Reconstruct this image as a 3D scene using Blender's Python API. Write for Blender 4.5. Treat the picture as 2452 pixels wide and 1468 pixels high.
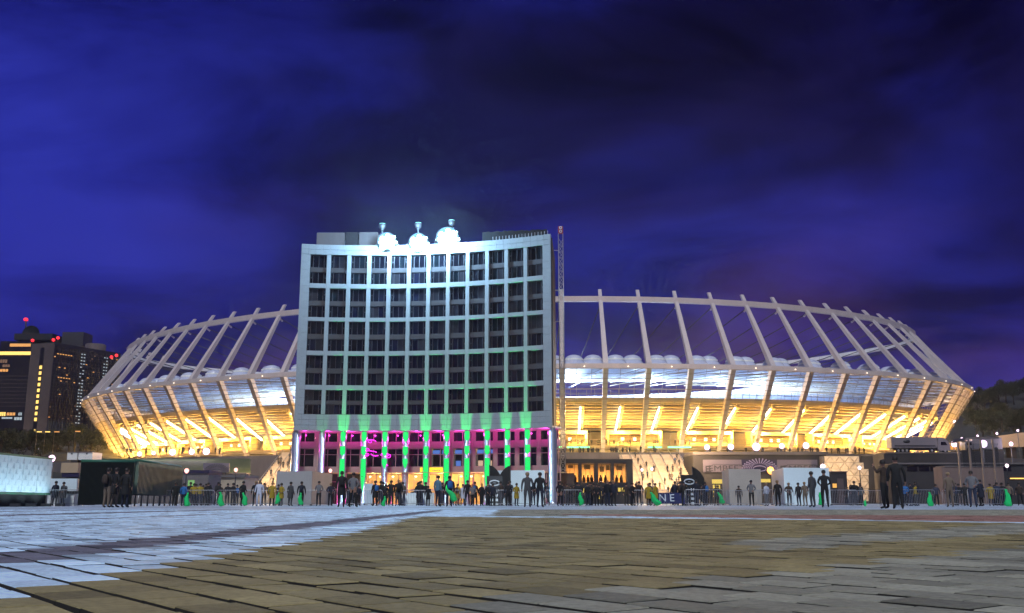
import bpy, bmesh, math, random
from math import sin, cos, pi, radians, sqrt, atan2
from mathutils import Vector, Matrix, noise as mnoise

random.seed(7)
scn = bpy.context.scene
COL = scn.collection
for o in list(bpy.data.objects): bpy.data.objects.remove(o)

# ------------------------------------------------------------------ camera
PITCH = radians(11.549); CAMH = 0.22; F = 2300.0
cam = bpy.data.cameras.new('camera'); cam.sensor_width = 36.0; cam.lens = 36.0*F/2452.0
cam.clip_start = 0.02; cam.clip_end = 6000
co = bpy.data.objects.new('camera', cam); COL.objects.link(co)
co.location = (0, 0, CAMH); co.rotation_euler = (pi/2+PITCH, 0, 0)
scn.camera = co

# ------------------------------------------------------------------ world: night sky with torn cloud
w = bpy.data.worlds.new('World'); scn.world = w; w.use_nodes = True
nt = w.node_tree; nt.nodes.clear(); L = nt.links.new
def wn(t): return nt.nodes.new(t)
out = wn('ShaderNodeOutputWorld'); bg = wn('ShaderNodeBackground'); L(bg.outputs[0], out.inputs[0])
tc = wn('ShaderNodeTexCoord')
SKY1, SKY2, SKY3 = (7.74, 0.33, 8.51), (0.82, 3.07, 5.5), (8.26, 3.06, 8.32)
def wnoise(scale, detail, rough, loc, dist=0.0, sc=(1, 1, 1)):
    mp = wn('ShaderNodeMapping'); L(tc.outputs['Generated'], mp.inputs[0])
    mp.inputs['Location'].default_value = loc; mp.inputs['Scale'].default_value = sc
    n = wn('ShaderNodeTexNoise'); L(mp.outputs[0], n.inputs['Vector'])
    n.inputs['Scale'].default_value = scale; n.inputs['Detail'].default_value = detail
    n.inputs['Roughness'].default_value = rough; n.inputs['Distortion'].default_value = dist
    return n.outputs['Fac']
def wramp(fac, stops):
    r = wn('ShaderNodeValToRGB'); L(fac, r.inputs[0]); e = r.color_ramp.elements
    while len(e) < len(stops): e.new(0.5)
    for k, (p, c) in enumerate(stops): e[k].position = p; e[k].color = (*c, 1)
    return r.outputs[0]
def wmix(fac, a, b, mode='MIX'):
    m = wn('ShaderNodeMix'); m.data_type = 'RGBA'; m.blend_type = mode
    if hasattr(fac, 'links'): L(fac, m.inputs[0])
    else: m.inputs[0].default_value = fac
    L(a, m.inputs[6]); L(b, m.inputs[7]); return m.outputs[2]
n1 = wnoise(1.55, 4, .5, SKY1, .35, (1, 1, 2.0))
n2 = wnoise(3.4, 7, .60, SKY2, .7, (1, 1, 2.4))
base = wramp(n1, [(.32, (.0035, .0024, .016)), (.44, (.0065, .0055, .060)), (.53, (.010, .013, .185)), (.66, (.016, .022, .29))])
purp = wramp(n2, [(.34, (.22, .16, .26)), (.50, (.85, .80, .85)), (.66, (1.5, 1.42, 1.25))])
skycol = wmix(.95, base, purp, 'MULTIPLY')
# the purple tint of town light on the low cloud
sep = wn('ShaderNodeSeparateXYZ'); L(tc.outputs['Generated'], sep.inputs[0])
hz = wramp(sep.outputs[2], [(0.0, (.070, .028, .085)), (.14, (.046, .017, .060)), (.32, (0, 0, 0))])
n3 = wramp(wnoise(2.2, 4, .5, SKY3, .4, (1, 1, 2.5)), [(.42, (.05, .05, .06)), (.62, (1, 1, 1))])
skycol = wmix(1.0, skycol, wmix(1.0, hz, n3, 'MULTIPLY'), 'ADD')
L(skycol, bg.inputs[0]); bg.inputs[1].default_value = 1.0

# the one sun: the pale town light that comes from behind the camera
sun = bpy.data.lights.new('sun', 'SUN'); sun.energy = 2.25; sun.angle = radians(9); sun.color = (.90, .97, 1.0)
so = bpy.data.objects.new('sun', sun); COL.objects.link(so)
so.rotation_euler = (radians(39), 0, radians(-8))

vs = scn.view_settings
vs.view_transform = 'Standard'; vs.look = 'None'; vs.exposure = 0; vs.gamma = 1; vs.use_curve_mapping = False
cy = scn.cycles
cy.use_denoising = True; cy.use_adaptive_sampling = True; cy.adaptive_threshold = .04; cy.max_bounces = 6; cy.diffuse_bounces = 2; cy.glossy_bounces = 3
cy.transparent_max_bounces = 14; cy.transmission_bounces = 4; cy.sample_clamp_indirect = 4.0
cy.caustics_reflective = False; cy.caustics_refractive = False; cy.use_light_tree = True

# ------------------------------------------------------------------ helpers
def W(px, py, Y):
    """the point of the place seen at photo pixel (px,py) when it stands Y metres ahead"""
    u = 734.0-py
    y = F*cos(PITCH)-u*sin(PITCH); z = F*sin(PITCH)+u*cos(PITCH)
    t = Y/y
    return Vector(((px-1226.0)*t, Y, z*t+CAMH))
def WX(px, Y, py=1190): return W(px, py, Y).x
def WZ(py, Y): return W(1226, py, Y).z

def tag(o, label=None, cat=None, group=None, kind=None):
    if label: o['label'] = label
    if cat: o['category'] = cat
    if group: o['group'] = group
    if kind: o['kind'] = kind
    return o
def empty(name, loc=(0, 0, 0), rz=0.0, parent=None):
    o = bpy.data.objects.new(name, None); COL.objects.link(o)
    o.location = loc; o.rotation_euler = (0, 0, rz); o.empty_display_size = .2
    if parent: o.parent = parent
    return o
def link(name, me, mats=(), parent=None, loc=None, rz=None):
    o = bpy.data.objects.new(name, me); COL.objects.link(o)
    if mats and not me.materials:
        for m in (mats if isinstance(mats, (list, tuple)) else [mats]): me.materials.append(m)
    if parent: o.parent = parent
    if loc is not None: o.location = loc
    if rz is not None: o.rotation_euler = (0, 0, rz)
    return o
def copy_tree(o, parent=None):
    c = o.copy(); COL.objects.link(c); c.parent = parent
    for ch in list(o.children): copy_tree(ch, c)
    return c

class MB:
    def __init__(s): s.v = []; s.f = []; s.mi = []; s.smooth = []
    def poly(s, pts, mi=0, sm=False):
        n = len(s.v); s.v += [tuple(p) for p in pts]; s.f.append(tuple(range(n, n+len(pts)))); s.mi.append(mi); s.smooth.append(sm); return s
    def hexa(s, p, mi=0):
        """eight points: bottom ring 0-3, top ring 4-7 (ccw from above)"""
        n = len(s.v); s.v += [tuple(q) for q in p]
        for f in ((3, 2, 1, 0), (4, 5, 6, 7), (0, 1, 5, 4), (1, 2, 6, 5), (2, 3, 7, 6), (3, 0, 4, 7)):
            s.f.append(tuple(n+i for i in f)); s.mi.append(mi); s.smooth.append(False)
        return s
    def box(s, x0, x1, y0, y1, z0, z1, mi=0):
        return s.hexa([(x0, y0, z0), (x1, y0, z0), (x1, y1, z0), (x0, y1, z0), (x0, y0, z1), (x1, y0, z1), (x1, y1, z1), (x0, y1, z1)], mi)
    def tube(s, pts, r, n=6, mi=0, cap=True, closed=False):
        pts = [Vector(p) for p in pts]; m = len(pts); rs = r if isinstance(r, (list, tuple)) else [r]*m
        base = len(s.v)
        for i, p in enumerate(pts):
            if closed: d = pts[(i+1) % m]-pts[i-1]
            else: d = (pts[min(i+1, m-1)]-pts[max(i-1, 0)])
            d.normalize()
            a = Vector((0, 0, 1)) if abs(d.z) < .9 else Vector((1, 0, 0))
            u = d.cross(a).normalized(); v = d.cross(u)
            for k in range(n):
                t = 2*pi*k/n; s.v.append(tuple(p+(u*cos(t)+v*sin(t))*rs[i]))
        for i in range(m if closed else m-1):
            j = (i+1) % m
            for k in range(n):
                k2 = (k+1) % n
                s.f.append((base+i*n+k2, base+i*n+k, base+j*n+k, base+j*n+k2)); s.mi.append(mi); s.smooth.append(True)
        if cap and not closed:
            s.f.append(tuple(base+k for k in range(n))); s.mi.append(mi); s.smooth.append(False)
            s.f.append(tuple(base+(m-1)*n+k for k in reversed(range(n)))); s.mi.append(mi); s.smooth.append(False)
        return s
    def lathe(s, prof, n=16, c=(0, 0, 0), mi=0, sm=True, arc=2*pi, a0=0.0):
        base = len(s.v); full = arc > 6.28
        cols = n if full else n+1
        for r, z in prof:
            for k in range(cols):
                t = a0+arc*k/n; s.v.append((c[0]+r*cos(t), c[1]+r*sin(t), c[2]+z))
        for i in range(len(prof)-1):
            for k in range(n):
                k2 = (k+1) % cols if full else k+1
                s.f.append((base+i*cols+k, base+i*cols+k2, base+(i+1)*cols+k2, base+(i+1)*cols+k)); s.mi.append(mi); s.smooth.append(sm)
        return s
    def mesh(s, name, mats=()):
        me = bpy.data.meshes.new(name); me.from_pydata(s.v, [], s.f); me.update()
        for m in (mats if isinstance(mats, (list, tuple)) else [mats]): me.materials.append(m)
        if any(s.mi): me.polygons.foreach_set('material_index', s.mi)
        if any(s.smooth): me.polygons.foreach_set('use_smooth', s.smooth)
        return me
    def build(s, name, mats, parent=None, loc=None, rz=None):
        return link(name, s.mesh(name, mats), (), parent, loc, rz)

# ------------------------------------------------------------------ materials
def mat(name, col, rough=.6, metal=0.0, var=.12, scale=3.0, bump=0.0, emit=None, es=0.0, spec=.5, attr=None, objrand=0.0, streak=0.0, stain=0.0):
    m = bpy.data.materials.new(name); m.use_nodes = True; t = m.node_tree; b = t.nodes['Principled BSDF']
    b.inputs['Roughness'].default_value = rough; b.inputs['Metallic'].default_value = metal
    b.inputs['Specular IOR Level'].default_value = spec
    if emit:
        b.inputs['Base Color'].default_value = (*col, 1)
        b.inputs['Emission Color'].default_value = (*emit, 1); b.inputs['Emission Strength'].default_value = es; return m
    g = t.nodes.new('ShaderNodeNewGeometry'); n = t.nodes.new('ShaderNodeTexNoise')
    mp = t.nodes.new('ShaderNodeMapping'); t.links.new(g.outputs['Position'], mp.inputs[0])
    mp.inputs['Scale'].default_value = (1, 1, .22) if streak else (1, 1, 1)
    t.links.new(mp.outputs[0], n.inputs['Vector']); n.inputs['Scale'].default_value = scale; n.inputs['Detail'].default_value = 6; n.inputs['Roughness'].default_value = .62
    r = t.nodes.new('ShaderNodeMapRange'); t.links.new(n.outputs['Fac'], r.inputs[0])
    r.inputs[1].default_value = .25; r.inputs[2].default_value = .75; r.inputs[3].default_value = 1-var; r.inputs[4].default_value = 1+var
    fac = r.outputs[0]
    def mul(a, bsock):
        k = t.nodes.new('ShaderNodeMath'); k.operation = 'MULTIPLY'; t.links.new(a, k.inputs[0]); t.links.new(bsock, k.inputs[1]); return k.outputs[0]
    if attr:
        at = t.nodes.new('ShaderNodeAttribute'); at.attribute_name = attr; fac = mul(fac, at.outputs['Fac'])
    if stain:
        ns = t.nodes.new('ShaderNodeTexNoise'); t.links.new(g.outputs['Position'], ns.inputs['Vector']); ns.inputs['Scale'].default_value = 1.1; ns.inputs['Detail'].default_value = 7; ns.inputs['Roughness'].default_value = .7
        rs = t.nodes.new('ShaderNodeMapRange'); t.links.new(ns.outputs['Fac'], rs.inputs[0]); rs.inputs[1].default_value = .36; rs.inputs[2].default_value = .58; rs.inputs[3].default_value = 1-stain; rs.inputs[4].default_value = 1.08; fac = mul(fac, rs.outputs[0])
    if objrand:
        oi = t.nodes.new('ShaderNodeObjectInfo'); r2 = t.nodes.new('ShaderNodeMapRange'); t.links.new(oi.outputs['Random'], r2.inputs[0])
        r2.inputs[3].default_value = 1-objrand; r2.inputs[4].default_value = 1+objrand; fac = mul(fac, r2.outputs[0])
    vm = t.nodes.new('ShaderNodeVectorMath'); vm.operation = 'SCALE'; vm.inputs[0].default_value = col; t.links.new(fac, vm.inputs['Scale'])
    t.links.new(vm.outputs[0], b.inputs['Base Color'])
    if bump:
        nb = t.nodes.new('ShaderNodeTexNoise'); t.links.new(g.outputs['Position'], nb.inputs['Vector']); nb.inputs['Scale'].default_value = scale*9; nb.inputs['Detail'].default_value = 4
        bp = t.nodes.new('ShaderNodeBump'); bp.inputs['Strength'].default_value = bump; bp.inputs['Distance'].default_value = .004
        t.links.new(nb.outputs['Fac'], bp.inputs['Height']); t.links.new(bp.outputs[0], b.inputs['Normal'])
    return m
def glow(name, col, s): return mat(name, (.02, .02, .02), emit=col, es=s)
def glass(name, tint=(.9, .95, 1), refl=.12, rough=.03):
    """thin pane: lets light through, mirrors a little"""
    m = bpy.data.materials.new(name); m.use_nodes = True; t = m.node_tree; t.nodes.clear()
    o = t.nodes.new('ShaderNodeOutputMaterial'); mx = t.nodes.new('ShaderNodeMixShader'); tr = t.nodes.new('ShaderNodeBsdfTransparent'); gl = t.nodes.new('ShaderNodeBsdfGlossy')
    lw = t.nodes.new('ShaderNodeLayerWeight'); lw.inputs[0].default_value = refl
    tr.inputs[0].default_value = (*tint, 1); gl.inputs['Roughness'].default_value = rough; gl.inputs[0].default_value = (.9, .9, .9, 1)
    t.links.new(lw.outputs['Fresnel'], mx.inputs[0]); t.links.new(tr.outputs[0], mx.inputs[1]); t.links.new(gl.outputs[0], mx.inputs[2]); t.links.new(mx.outputs[0], o.inputs[0])
    return m

M = {}
M['white_panel'] = mat('white_panel', (.275, .295, .30), .42, var=.06, scale=1.2, objrand=.035)
M['pilaster'] = mat('white_pilaster', (.285, .305, .31), .42, var=.05, scale=1.0, objrand=.03)
M['spandrel'] = mat('spandrel', (.048, .041, .041), .55, var=.10, scale=.8, objrand=.08)
M['frame'] = mat('window_frame', (.032, .030, .034), .45, var=.08)
M['dark_glass'] = mat('dark_glass', (.006, .006, .010), .06, var=.4, scale=.6, spec=.55, objrand=.5)
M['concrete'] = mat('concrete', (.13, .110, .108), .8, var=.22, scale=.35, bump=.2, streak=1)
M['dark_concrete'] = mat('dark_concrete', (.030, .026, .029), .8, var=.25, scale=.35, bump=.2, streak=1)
M['beige_stone'] = mat('beige_stone', (.42, .33, .24), .75, var=.18, scale=.6, bump=.2)
M['rose_wall'] = mat('rose_wall', (.17, .115, .10), .75, var=.2, scale=.5, bump=.2, streak=1)
M['post_brown'] = mat('post_brown', (.16, .12, .11), .5, var=.1)
M['steel'] = mat('column_steel', (.55, .56, .60), .28, metal=.85, var=.08, scale=1.5)
M['pylon'] = mat('pylon_paint', (.50, .425, .415), .5, var=.10, scale=.4, streak=1)
M['membrane'] = mat('membrane', (.62, .60, .64), .6, var=.06, scale=.3)
M['dome'] = mat('dome_glazing', (.50, .52, .66), .25, var=.08, scale=.8)
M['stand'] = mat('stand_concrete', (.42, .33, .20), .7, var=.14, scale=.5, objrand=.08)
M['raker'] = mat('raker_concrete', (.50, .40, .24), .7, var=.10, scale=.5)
M['seat'] = mat('seating', (.16, .22, .45), .7, var=.3, scale=1.2)
M['black'] = mat('black_cloth', (.012, .012, .014), .8, var=.2, scale=8)
M['dark_metal'] = mat('dark_metal', (.05, .05, .055), .45, metal=.4, var=.15)
M['galv'] = mat('galvanised', (.42, .42, .44), .38, metal=.7, var=.12, scale=6)
M['white_paint'] = mat('white_paint', (.70, .70, .68), .5, var=.06, scale=1.5)
M['brown'] = mat('brown_cladding', (.085, .062, .062), .8, var=.18, scale=.12)
M['tower_dark'] = mat('tower_dark', (.012, .011, .014), .35, var=.3, scale=.2)
M['tan'] = mat('tan_box', (.40, .28, .17), .7, var=.10, scale=1.0)
M['green_steel_lit'] = mat('green_steel_lit', (.12, .165, .125), .5, var=.30, scale=1.0, streak=1)  # lit side of the fence: the same green, lightened in the colour
M['green_trim'] = mat('green_trim', (.03, .13, .08), .5, var=.1)
M['asphalt'] = mat('asphalt', (.06, .06, .065), .85, var=.2, scale=1.5, bump=.3)
M['grassbank'] = mat('grass_bank', (.035, .055, .018), .9, var=.4, scale=1.2, bump=.5)
M['soil'] = mat('soil', (.03, .03, .028), .9, var=.3, scale=.2)
M['foliage'] = mat('foliage', (.022, .030, .012), .8, var=.5, scale=.8)
M['bark'] = mat('bark', (.03, .022, .016), .9, var=.3, scale=3)
M['bag'] = mat('green_bag', (.02, .62, .16), .3, var=.12, scale=9, bump=.6)
M['skin'] = mat('skin', (.30, .16, .11), .55, var=.06, scale=10)
M['hair'] = mat('hair', (.02, .014, .010), .6, var=.2, scale=20)
M['hair_fair'] = mat('hair_fair', (.25, .16, .08), .6, var=.2, scale=20)
M['tube_light'] = glow('tube_light', (1, .90, .66), 14.0)
M['flood_glow'] = glow('flood_glow', (1.0, .72, .98), 2.4)
M['red_glow'] = glow('red_glow', (1, .02, .03), 3.0)
M['stadium_glass'] = glass('stadium_glass', (.93, .95, .96), .05)
M['clear_glass'] = glass('clear_glass', (.85, .88, .9), .12)

# ------------------------------------------------------------------ ground
ZONES = ['olive', 'grey', 'light', 'slate', 'red']
def zone(x, y):
    """which colour of paver is laid at (x,y)"""
    if x < -1.22 - .04*max(0, y-8):
        if -2.32 < x < -1.84: return 3
        if -5.95 < x < -5.70: return 3
        if -9.6 < x < -8.6 or -13.4 < x < -12.6: return 3
        return 2
    e = y+.55*x
    if x > 1.0 and max(10.2, 15.8-1.2*(x-2.3)) < y < 19.6-.25*x: return 4
    if x > 1.0 and max(9.6, 15.0-1.2*(x-2.3)) < y < 19.6-.25*x: return 2
    if e > 15.7 and x > -.4: return 2 if e < 16.4 else 1
    if e > 15.2: return 2
    d = (x-.03)*.72-(y-2.36)*.69
    if d > 0: return 1
    d2 = (x-1.19)*.76-(y-4.79)*.65
    if x > 1.2 and y > 3.4 and d < -.75 and d2 > -.55: return 1
    return 0
zc = {0: (.285, .232, .105), 1: (.30, .29, .22), 2: (.62, .80, .94), 3: (.17, .165, .20), 4: (.34, .185, .145)}
PAV = [mat('paver_'+ZONES[k], zc[k], .72 if k != 2 else .5, var=.30, scale=42, bump=1.0, attr='var', spec=.3, stain=.24) for k in range(5)]
M['joint'] = mat('joint_sand_shade', (.022, .019, .016), .95, var=.3, scale=30)

# far paving: same colours, too far for single stones
def paving_far():
    m = bpy.data.materials.new('paving'); m.use_nodes = True; t = m.node_tree; b = t.nodes['Principled BSDF']
    g = t.nodes.new('ShaderNodeNewGeometry')
    mp = t.nodes.new('ShaderNodeMapping'); t.links.new(g.outputs['Position'], mp.inputs[0]); mp.inputs['Rotation'].default_value = (0, 0, radians(-40))
    br = t.nodes.new('ShaderNodeTexBrick'); t.links.new(mp.outputs[0], br.inputs[0]); br.inputs['Scale'].default_value = 1.0
    br.inputs['Brick Width'].default_value = .8; br.inputs['Row Height'].default_value = .5; br.inputs['Mortar Size'].default_value = .018
    br.inputs['Color1'].default_value = (.42, .51, .58, 1); br.inputs['Color2'].default_value = (.52, .62, .71, 1); br.inputs['Mortar'].default_value = (.14, .14, .15, 1)
    n = t.nodes.new('ShaderNodeTexNoise'); t.links.new(g.outputs['Position'], n.inputs['Vector']); n.inputs['Scale'].default_value = .16; n.inputs['Detail'].default_value = 5
    r = t.nodes.new('ShaderNodeValToRGB'); t.links.new(n.outputs['Fac'], r.inputs[0])
    r.color_ramp.elements[0].position = .38; r.color_ramp.elements[0].color = (.55, .55, .57, 1); r.color_ramp.elements[1].position = .6; r.color_ramp.elements[1].color = (1.1, 1.1, 1.1, 1)
    mx = t.nodes.new('ShaderNodeMix'); mx.data_type = 'RGBA'; mx.blend_type = 'MULTIPLY'; mx.inputs[0].default_value = 1
    t.links.new(br.outputs[0], mx.inputs[6]); t.links.new(r.outputs[0], mx.inputs[7]); t.links.new(mx.outputs[2], b.inputs['Base Color'])
    b.inputs['Roughness'].default_value = .55
    return m
M['paving'] = paving_far()

g = MB(); g.poly([(-2500, -300, -.30), (2500, -300, -.30), (2500, 4000, -.30), (-2500, 4000, -.30)])
tag(g.build('ground', M['soil']), kind='structure')
YB = 32.0       # single stones up to here
pl = MB()
pl.poly([(-150, YB, -.02), (110, YB, -.02), (110, 205, -.02), (-150, 205, -.02)])
pl.poly([(-30, -3, -.042), (30, -3, -.042), (30, YB, -.042), (-30, YB, -.042)], 1)
plaza = tag(pl.build('plaza', [M['paving'], M['joint']]), kind='structure')

BL, BW, GAP, GAPW = .215, .165, .008, .027
ang = radians(-52); ca, sa = cos(ang), sin(ang)
def brick_geo(mb, cx, cyy, z, tx, ty, var, vl):
    hl, hw = BL/2-GAP/2, BW/2-GAPW/2; c = .0025
    base = len(mb.v)
    for (h, w_, zz) in ((hl, hw, -.045), (hl, hw, -c), (hl-c, hw-c, 0)):
        for (a, b_) in ((-h, -w_), (h, -w_), (h, w_), (-h, w_)):
            mb.v.append((cx+a*ca-b_*sa, cyy+a*sa+b_*ca, z+zz+a*tx+b_*ty))
    fs = [(8, 9, 10, 11)]
    for q in (0, 4):
        for k in range(4):
            k2 = (k+1) % 4; fs.append((q+k, q+k2, q+4+k2, q+4+k))
    k = zone(cx, cyy)
    for q, f in enumerate(fs): mb.f.append(tuple(base+i for i in f)); mb.mi.append(5 if 1 <= q <= 4 else k); mb.smooth.append(False); vl.append(var)  # side faces take the dark joint colour, standing in for shade between stones
bricks = []
jr = random.Random(3)
R_ = 46
for j in range(int(-R_/BW), int(R_/BW)):
    for i in range(int(-R_/BL), int(R_/BL)):
        a = (i+(.5 if j % 2 else 0)+.0)*BL; b_ = j*BW
        x = a*ca-b_*sa; y = a*sa+b_*ca
        if y < .4 or y > YB: continue
        if abs(x) > .545*y+3.4: continue
        z = jr.gauss(0, .0013); tx = jr.gauss(0, .004); ty = jr.gauss(0, .005)
        var = max(.5, min(1.4, jr.gauss(1, .19)))
        bricks.append((x, y, z, tx, ty, var))
inview = [b for b in bricks if b[1] > 2.02 and abs(b[0]) < .535*b[1]+.05]
inview.sort(key=lambda b: b[1]); near = set(inview[:290])
def var_attr(me, vl):
    at = me.attributes.new('var', 'FLOAT', 'FACE'); at.data.foreach_set('value', vl)
far = MB(); fv = []
for b in bricks:
    if b in near:
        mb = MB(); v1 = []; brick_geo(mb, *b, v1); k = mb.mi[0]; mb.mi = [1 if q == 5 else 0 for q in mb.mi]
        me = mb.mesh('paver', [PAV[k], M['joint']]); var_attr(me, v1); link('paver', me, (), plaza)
    else: brick_geo(far, *b, fv)
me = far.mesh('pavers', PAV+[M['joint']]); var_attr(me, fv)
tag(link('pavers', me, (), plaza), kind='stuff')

# ------------------------------------------------------------------ the stadium
ST = empty('stadium', (0, 0, 0)); tag(ST, 'huge oval stadium with leaning white pylons and glowing yellow glass wall', 'stadium')
EC = Vector((-3.13, 358.5)); EU = Vector((.979, -.203)); EV = Vector((.203, .979)); EA, EB = 161.0, 102.0
TC = Vector((-3.36, 402.8)); TU = Vector((.9294, -.3690)); TV = Vector((.3690, .9294)); TA, TB = 159.8, 131.1
HE, HT, HD = 36.0, 60.0, 12.0
def epos(t): return EC+EU*(EA*cos(t))+EV*(EB*sin(t))
def enor(t): return -(EU*(cos(t)/EA)+EV*(sin(t)/EB)).normalized()
def lean(t):
    p = epos(t); n = enor(t)
    if sin(t) > .25: return 19.0
    d = p-TC; a0, b0 = d.dot(TU)/TA, d.dot(TV)/TB; a1, b1 = n.dot(TU)/TA, n.dot(TV)/TB
    A = a1*a1+b1*b1; B = 2*(a0*a1+b0*b1); C = a0*a0+b0*b0-1; D = B*B-4*A*C
    if D < 0: return 20.0
    s = (-B-sqrt(D))/(2*A)
    return min(25, max(14, s))
# equal arc steps, one pylon at x = 25 on the near side
tab = []; acc = 0; last = epos(-pi)
for k in range(20001):
    t = -pi+2*pi*k/20000; p = epos(t); acc += (p-last).length; last = p; tab.append((acc, t))
PER = acc; NP = 72
t0 = min((abs(epos(t).x-25)+(1000 if sin(t) > 0 else 0), a) for a, t in tab)[1]
def t_at(a):
    a %= PER; lo, hi = 0, len(tab)-1
    while hi-lo > 1:
        m_ = (lo+hi)//2
        if tab[m_][0] <= a: lo = m_
        else: hi = m_
    return tab[lo][1]
TH = [t_at(t0+PER*k/NP) for k in range(NP)]
def SP(t, s, h):
    p = epos(t)+enor(t)*s; return Vector((p.x, p.y, h))
def visible_k(k): return sin(TH[k]) < .30
VK = [k for k in range(NP) if visible_k(k)]
VK.sort(key=lambda k: (TH[k] if TH[k] < pi/2 else TH[k]-2*pi))
def frame_at(t):
    n = enor(t); return Vector((n.x, n.y, 0)), Vector((-n.y, n.x, 0))
LN = {k: lean(TH[k]) for k in range(NP)}
# smooth the lean
for _ in range(3):
    LN = {k: (LN[k-1 if k else NP-1]+2*LN[k]+LN[(k+1) % NP])/4 for k in LN}
SB = 15.5   # how far the pylon foot stands inside the edge
for k in range(NP):
    if sin(TH[k]) > .12: continue
    t = TH[k]; n, tg = frame_at(t); mb = MB()
    def sec(c, wd, dp):   # section: outer face at c
        h = wd/2
        return [c-tg*h, c+tg*h, c+tg*h+n*dp, c-tg*h+n*dp]
    foot, knee, tip = SP(t, SB, HD-.2), SP(t, 0, HE), SP(t, LN[k], HT)
    rows = [sec(foot, 1.1, 1.0), sec(foot.lerp(knee, .55), 1.25, 1.5), sec(knee, 1.4, 1.8), sec(knee.lerp(tip, .45), 1.2, 1.4), sec(tip, .9, .8)]
    base = len(mb.v)
    for r in rows: mb.v += [tuple(q) for q in r]
    for i in range(4):
        for q in range(4):
            q2 = (q+1) % 4; mb.f.append((base+i*4+q2, base+i*4+q, base+i*4+4+q, base+i*4+4+q2)); mb.mi.append(0); mb.smooth.append(False)
    mb.f.append((base, base+1, base+2, base+3)); mb.f.append((base+19, base+18, base+17, base+16)); mb.mi += [0, 0]; mb.smooth += [False]*2
    py = mb.build('pylon', M['pylon'], ST)
    # small cable lug under the ring beam
    q = knee.lerp(tip, .80)+n*1.6
    MB().tube([q, q+n*1.0-Vector((0, 0, .5))], .28, 6).build('cable_lug', M['pylon'], py)
def ring_pts(f, ks=range(NP)): return [f(TH[k], k) for k in ks]
# ring beam through the pylon heads, one length per bay
for k in range(NP):
    k2 = (k+1) % NP
    def hp(j): return SP(TH[j], 0, HE).lerp(SP(TH[j], LN[j], HT), .865)
    a, b_ = hp(k), hp(k2); d = (b_-a).normalized(); n, _ = frame_at(TH[k]); up = Vector((0, 0, 1))
    pr = [(-.3, -.75), (.95, -.75), (.95, .75), (-.3, .75)]
    A_ = [a+n*p+up*q for p, q in pr]; B_ = [b_+n*p+up*q for p, q in pr]
    MB().hexa([A_[0], A_[1], B_[1], B_[0], A_[3], A_[2], B_[2], B_[3]]).build('ring_beam', M['pylon'], ST)
# edge ring (white gutter beam) bay by bay
for k in range(NP):
    k2 = (k+1) % NP; ta, tb = TH[k], TH[k2]
    pr = [(-.5, 35.3), (.9, 35.3), (.9, 36.5), (-.5, 36.5)]
    A_ = [SP(ta, s, h) for s, h in pr]; B_ = [SP(tb, s, h) for s, h in pr]
    MB().hexa([A_[0], A_[1], B_[1], B_[0], A_[3], A_[2], B_[2], B_[3]]).build('edge_beam', M['pylon'], ST)
    if k in VK:
        mid = SP((ta+tb)/2 if abs(ta-tb) < 1 else ta, -.62, 35.7)
        MB().lathe([(0, .16), (.16, .08), (.2, 0), (.1, -.12), (0, -.14)], 8, mid).build('edge_lamp', glow('edge_glow', (1, .8, .6), 3.0) if 'edge_glow' not in bpy.data.materials else bpy.data.materials['edge_glow'], ST)
# glass wall: nine panes high in every bay, in front of the pylons
NR = 9
def gl(t, v): return SP(t, -.55+(SB-.1)*(1-v), HD+.2+(35.2-HD-.2)*v)
for i in range(len(VK)-1):
    ta, tb = TH[VK[i]], TH[VK[i+1]]
    for r in range(NR):
        v0, v1 = r/NR, (r+1)/NR; e = .004
        MB().poly([gl(ta, v0+e), gl(tb, v0+e), gl(tb, v1-e), gl(ta, v1-e)]).build('glass_pane', M['stadium_glass'], ST)
M['transom'] = mat('transom', (.34, .27, .20), .5, var=.08)
for r in range(2*NR+1):
    v = r/(2*NR); hw = .10 if r % 2 == 0 else .06
    mb = MB(); mb.tube([gl(TH[k], v)+frame_at(TH[k])[0]*.06 for k in VK], hw, 5); mb.build('transom', M['transom'], ST)
for i in range(len(VK)-1):     # slim glazing posts between the pylons
    for f in (.33, .67):
        t = TH[VK[i]]+(((TH[VK[i+1]]-TH[VK[i]]+pi) % (2*pi))-pi)*f
        k0, k1 = VK[i], VK[i+1]
        a = gl(TH[k0], 0).lerp(gl(TH[k1], 0), f); b_ = gl(TH[k0], 1).lerp(gl(TH[k1], 1), f); n, _ = frame_at(t)
        MB().tube([a+n*.2, b_+n*.2], .055, 4).build('glazing_post', M['transom'], ST)
# membrane roof: tents between edge and inner ring
def inner(t, h):
    p = EC+EU*((EA-66)*cos(t))+EV*((EB-78)*sin(t)); return Vector((p.x, p.y, h))
SUB = 4
TT = [t_at(t0+PER*k/(NP*SUB)) for k in range(NP*SUB)]
mb = MB(); RW = 9
for k in range(NP*SUB):
    for r in range(RW):
        u = r/(RW-1)
        a = SP(TT[k], 0.6, 36.3); b_ = inner(TT[k], 41.0)
        p = a.lerp(b_, u)
        ph = (k % SUB)/SUB
        p.z += 1.1*sin(pi*ph)**2*(1-(2*u-1)**2)+1.7*math.exp(-((u-.16)/.09)**2)*(.55+.45*cos(2*pi*(ph-.5)))
        mb.v.append(tuple(p))
for k in range(NP*SUB):
    k2 = (k+1) % (NP*SUB)
    for r in range(RW-1):
        mb.f.append((k*RW+r, k2*RW+r, k2*RW+r+1, k*RW+r+1)); mb.mi.append(0); mb.smooth.append(True)
mb.build('roof_membrane', M['membrane'], ST)
dome = MB(); dome.lathe([(3.6, -1.4), (3.0, -.55), (2.62, .0), (2.5, .1), (2.5, .42), (2.25, .92), (1.6, 1.35), (.8, 1.6), (.02, 1.66)], 16); dome_me = dome.mesh('skylight_dome', [M['dome']])
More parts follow.
